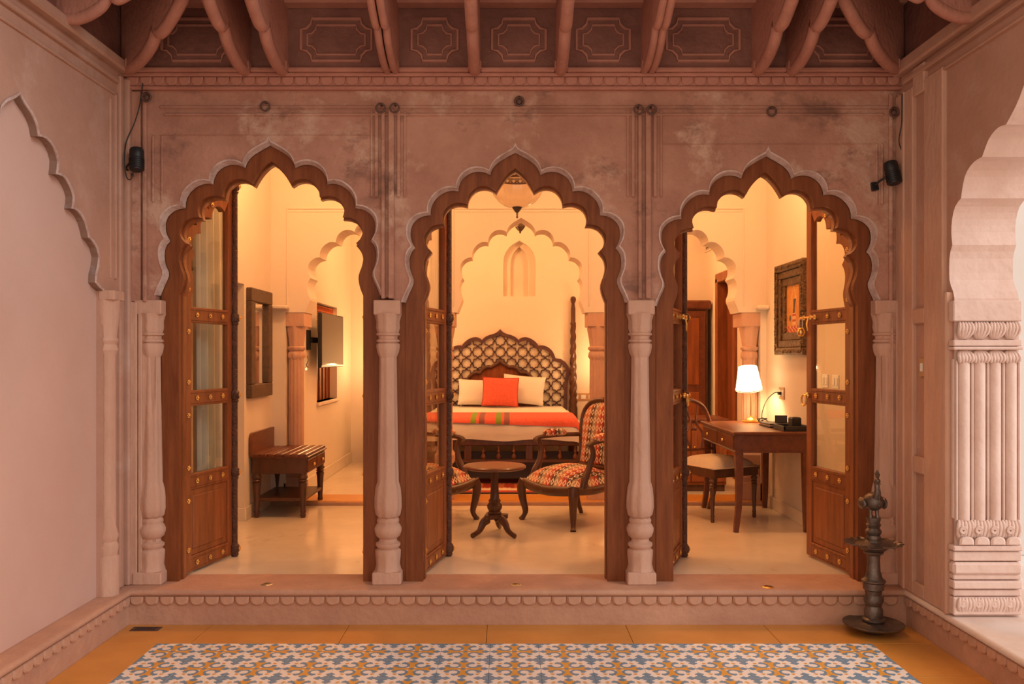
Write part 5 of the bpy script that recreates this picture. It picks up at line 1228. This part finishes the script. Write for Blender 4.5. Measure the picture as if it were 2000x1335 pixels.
# pillows
def pillow(name, c, w_, h_, t_, rot, mats, lab, cat, piping=None):
    root = empty(name, c, 0, lab, cat); root.rotation_euler = rot
    n_ = 18; m = MB(); vs = []; fs = []
    for s_ in (1, -1):
        for j in range(n_ + 1):
            for i in range(n_ + 1):
                a, b = 2 * i / n_ - 1, 2 * j / n_ - 1; e = max(0, (1 - a * a) * (1 - b * b)) ** .45; pin = 1 - .07 * (1 - abs(a)) * abs(b) - .0
                vs.append((a * w_ / 2 * (1 - .06 * (1 - b * b)), s_ * e * t_ / 2, h_ / 2 + b * h_ / 2 * (1 - .06 * (1 - a * a))))
    K = (n_ + 1) ** 2
    for s_ in (0, 1):
        for j in range(n_):
            for i in range(n_): a = s_ * K + j * (n_ + 1) + i; fs.append((a, a + 1, a + n_ + 2, a + n_ + 1))
    m.add(vs, fs); m.build('cover', mats, root, 80)
    if piping:
        ed = [vs[i] for i in range(n_)] + [vs[j * (n_ + 1) + n_] for j in range(n_)] + [vs[n_ * (n_ + 1) + i] for i in range(n_, 0, -1)] + [vs[j * (n_ + 1)] for j in range(n_, 0, -1)]
        MB().tube(ed, .005, 6, closed=True).build('piping', piping, root, 60)
    return root
yp = 10.2 * S
zm = bz + .664
pillow('bed_pillow', (BCX - .245, yp + .06, zm), .46, .31, .14, (R(-22), R(2), R(3)), 'white', 'white bed pillow behind the coral cushion on the side of the left armchair', 'pillow')
pillow('bed_pillow', (BCX + .245, yp + .06, zm + .014), .48, .34, .14, (R(-20), R(5), R(-4)), 'white', 'white bed pillow behind the coral cushion on the side of the right armchair', 'pillow')
pillow('cushion', (BCX + .0, yp - .11, zm), .40, .33, .13, (R(-18), R(2), R(0)), 'coral', 'square coral red cushion leaning on the white pillows', 'cushion', 'c_red')
# nightstands and lamps
for sx, lab, lab2 in ((1, 'dark wooden nightstand next to the bed on the desk side', 'lit bedside lamp with ribbed amber shade seen beside the right armchair'), (-1, 'dark wooden nightstand next to the bed on the television side', 'lit bedside lamp with ribbed amber shade on the television side of the bed')):
    x_ = 1.13 if sx > 0 else -1.28
    ns = empty('nightstand', (x_, 10.15 * S, bz), 0, lab, 'nightstand', 'nightstands beside the bed')
    MB().bbox((-.22, -.18, .55), (.22, .18, .58), .006).build('top', 'mahogany', ns); MB().bbox((-.20, -.16, .30), (.20, .16, .55), .006).build('body', 'wood_dark', ns)
    dwr = MB().bbox((-.17, -.172, .36), (.17, -.158, .52), .005).build('drawer', 'mahogany', ns); MB().sph((0, -.185, .44), .014, 10, 6).build('knob', 'brass', dwr, 60)
    for a in (-1, 1):
        for b in (-1, 1): m = MB(); turned_leg(m, a * .17, b * .13, 0, .31, .022); m.build('leg', 'wood_dark', ns, 45)
    bl_ = empty('bedside_lamp', (x_ - .02, 10.1 * S, bz + .58), 0, lab2, 'lamp', 'bedside lamps')
    MB().lathe([(.07, 0), (.07, .012), (.03, .02), (.012, .04), (.012, .24)], n=20).build('base', 'brass', bl_, 40)
    m = MB(); n_ = 36
    A = [(.10 * (1 + .02 * (-1) ** q) * math.cos(2 * math.pi * q / n_), .10 * (1 + .02 * (-1) ** q) * math.sin(2 * math.pi * q / n_), .22) for q in range(n_)]; B = [(x * .92, y_ * .92, .46) for x, y_, z in A]
    m.strip(A, B, 0, True); m.build('shade', 'shade_soft', bl_)
    point('lamp_bulb', (0, 0, .50), 13, .05, (1, .55, .24), bl_)
plate('switch_plate', (PX(1140, 10.5), DB, PZ(775, 10.5)), 0, .26, .085, 3, 'tan switch plate with white rockers on the wall between bed post and column', 'switch')
plate('wall_socket', (AX0, 8.16 * S, PZ(712, 8.16)), R(90), .09, .10, 1, 'pale wall socket below the television bracket', 'socket', 'plastic_white')
plate('wall_socket', (AX0, 8.20 * S, .50), R(90), .14, .08, 2, 'low wall socket behind the luggage rack', 'socket')
# television
tv = empty('television', (AX0 + .12, 8.28 * S, 1.335), R(-2), 'flat black television on a swivel wall bracket above the low window', 'television')
MB().bbox((-.035, 0, 0), (.0, .90, .50), .006).build('casing', 'black_plastic', tv); MB().bbox((-.001, .014, .020), (.002, .886, .488), .001).build('screen', 'screen', tv)
m = MB(); m.bar((-.035, .45, .25), (-.085, .35, .25), .04, .05); m.bar((-.085, .35, .25), (-.10, .0, .25), .03, .05); m.bbox((-.122, -.08, .16), (-.10, .02, .34), .004); m.build('wall_bracket', 'black', tv)
cable([(AX0 + .02, 8.16 * S, 1.44), (AX0 + .04, 8.10 * S, 1.40), (AX0 + .03, 8.07 * S, 1.36), (AX0 + .04, 8.1 * S, 1.34), (AX0 + .01, 8.16 * S, 1.355)], 'thin black cable dangling from the television bracket to a socket')
# small hanging lantern in the alcove
hl = empty('hanging_lantern', (PX(1016, 9.0), 9.0 * S, 0), R(20), 'small dark metal lantern with pointed finial hanging before the arched niche', 'lantern')
q_ = lambda py: PZ(py, 9.0)
MB().lathe([(.004, q_(442)), (.055, q_(443)), (.03, q_(432)), (.008, q_(430))], n=4).build('canopy', 'bronze', hl)
MB().lathe([(.012, q_(452)), (.03, q_(449)), (.055, q_(443)), (.004, q_(442))], n=4).build('cage', 'bronze', hl)
MB().lathe([(.004, q_(456)), (.012, q_(453)), (.006, q_(451))], n=10).build('finial', 'bronze', hl, 50)
MB().tube([(0, 0, q_(431)), (0, 0, ZC)], .003, 6).build('rod', 'bronze', hl, 60)
# wardrobe, cabinet, grille
wd_ = empty('wardrobe', (0, 10.15 * S, bz), 0, 'tall dark wooden wardrobe with panelled doors in the far corner behind the desk', 'wardrobe')
wx0, wx1, wz = 1.40, AX1 - .05, 1.80
MB().bbox((wx0, 0, 0), (wx1, DB - 10.15 * S - .005, wz - .06), .006).build('body', 'wood_dark', wd_); MB().bbox((wx0 - .03, -.03, wz - .07), (wx1 + .03, DB - 10.15 * S - .005, wz + .03), .015).build('cornice', 'mahogany', wd_)
for k in range(2):
    a, b = wx0 + .03 + k * (wx1 - wx0 - .06) / 2 + .004, wx0 + .03 + (k + 1) * (wx1 - wx0 - .06) / 2 - .004
    dd_ = MB().bbox((a, -.022, .10), (b, .0, wz - .09), .004).build('door', 'mahogany', wd_)
    MB().bbox((a + .07, -.030, .9), (b - .07, -.02, wz - .17), .008).build('upper_panel', 'wood_red', dd_); MB().bbox((a + .07, -.030, .18), (b - .07, -.02, .82), .008).build('lower_panel', 'wood_red', dd_)
    MB().sph((b - .035 if k == 0 else a + .035, -.035, .9), .014, 10, 6).build('knob', 'brass', dd_, 60)
cbt = empty('low_cabinet', (0, 8.22 * S, bz), 0, 'low dark wooden cabinet with panelled doors behind the desk chair', 'cabinet')
cx0, cx1, cz_ = 1.30, 1.98, .655
MB().bbox((cx0 + .02, .02, .06), (cx1 - .02, .48, cz_ - .03), .006).build('body', 'wood_red', cbt); MB().bbox((cx0, 0, cz_ - .03), (cx1, .5, cz_), .008).build('top', 'mahogany', cbt); MB().bbox((cx0 + .03, .04, 0), (cx1 - .03, .46, .06), .004).build('plinth', 'wood_dark', cbt)
for k in range(2):
    a, b = cx0 + .03 + k * (cx1 - cx0 - .06) / 2 + .004, cx0 + .03 + (k + 1) * (cx1 - cx0 - .06) / 2 - .004
    dd_ = MB().bbox((a, .004, .09), (b, .022, cz_ - .05), .004).build('door', 'wood_red', cbt); MB().bbox((a + .05, -.003, .14), (b - .05, .006, cz_ - .10), .006).build('door_panel', 'wood', dd_)
    MB().sph((b - .025 if k == 0 else a + .025, -.006, .40), .012, 10, 6).build('knob', 'brass', dd_, 60)
ag = empty('air_grille', (AX1, 9.5 * S, 2.62), 0, 'slatted air conditioning grille high on the wall beside the wardrobe', 'grille')
gl_ = 1.0 * S
m = MB(); m.bbox((-.012, 0, 0), (0, gl_, .02), .002); m.bbox((-.012, 0, .24), (0, gl_, .26), .002); m.bbox((-.012, 0, 0), (0, .02, .26), .002); m.bbox((-.012, gl_ - .02, 0), (0, gl_, .26), .002); m.build('frame', 'plaster', ag)
MB().box((-.003, .02, .02), (-.001, gl_ - .02, .24)).build('backing', 'p_dark', ag)
for k in range(9): MB().bar((-.008, .02, .03 + k * .025), (-.008, gl_ - .02, .03 + k * .025), .010, .004, (0.6, 0, 1)).build('slat', 'plaster', ag)
# rug
rgx0, rgx1, rgy0, rgy1 = -.52, .64, 8.10 * S, 9.05 * S
m = MB(); nx_, ny_ = 100, 28
def rugcol(u, v):    # v 0 near .. 1 far
    if u > .80:
        b = int((u - .80) * 20); 
        if b % 2 == 1: return 2 if abs(((v * 3) % 1) - .5) > .2 else 0
        return 3 if b == 2 else 1
    zig = .10 * abs(((u * 26) % 1) - .5) + .05 * abs(((u * 9) % 1) - .5)
    if v < .06: return 3
    if v < .16 + zig * .4: return 0
    if v < .30 + zig: return 2
    if v < .62 + zig: return 1 if ((u * 6) % 1) < .5 else 0
    return 3 if v < .75 else 0
for i in range(nx_):
    for j in range(ny_):
        x0_, x1_ = rgx0 + (rgx1 - rgx0) * i / nx_, rgx0 + (rgx1 - rgx0) * (i + 1) / nx_; y0_, y1_ = rgy0 + (rgy1 - rgy0) * j / ny_, rgy0 + (rgy1 - rgy0) * (j + 1) / ny_
        m.add([(x0_, y0_, ZA + .008), (x1_, y0_, ZA + .008), (x1_, y1_, ZA + .008), (x0_, y1_, ZA + .008)], [(0, 1, 2, 3)], rugcol((i + .5) / nx_, (j + .5) / ny_))
m.box((rgx0, rgy0, ZA), (rgx1, rgy1, ZA + .0075), 3)
rug = empty('rug', (0, 0, 0), 0, 'red flat-woven rug with cream zigzag border at the foot of the bed', 'rug')
m.build('weave', ['c_red', 'c_orange', 'c_cream', 'c_dark'], rug)
m = MB()
for k in range(60): y_ = rgy0 + (rgy1 - rgy0) * k / 59; m.bar((rgx1, y_, ZA + .004), (rgx1 + .03, y_ + random.uniform(-.004, .004), ZA + .002), .003, .003)
tag(m.build('fringe', 'c_cream', rug), kind='stuff')

# ================================================================= ADDED CEILING LIGHTS (unseen fill lamps, put in to light the room)
def added_ceiling_light(x_, d_, pw_, lab):
    r = empty('added_ceiling_light', (x_, d_ * S, ZC), 0, lab, 'added ceiling light', 'added ceiling lights out of view')
    MB().lathe([(.14, -.05), (.15, -.04), (.15, 0)], n=24).build('rim', 'brass', r, 40); MB().lathe([(.05, -.075), (.11, -.065), (.138, -.05)], n=24).build('diffuser', 'diffuser', r, 40)
    point('fill_bulb', (0, 0, -.20), pw_, .12, WARM, r)
added_ceiling_light(-1.2, 6.5, 52, 'added round ceiling light, out of view above the luggage rack'); added_ceiling_light(1.35, 6.4, 52, 'added round ceiling light, out of view above the writing desk'); added_ceiling_light(-.7, 9.2, 52, 'added round ceiling light, out of view above the bed'); added_ceiling_light(1.3, 9.2, 42, 'added round ceiling light, out of view above the low cabinet')
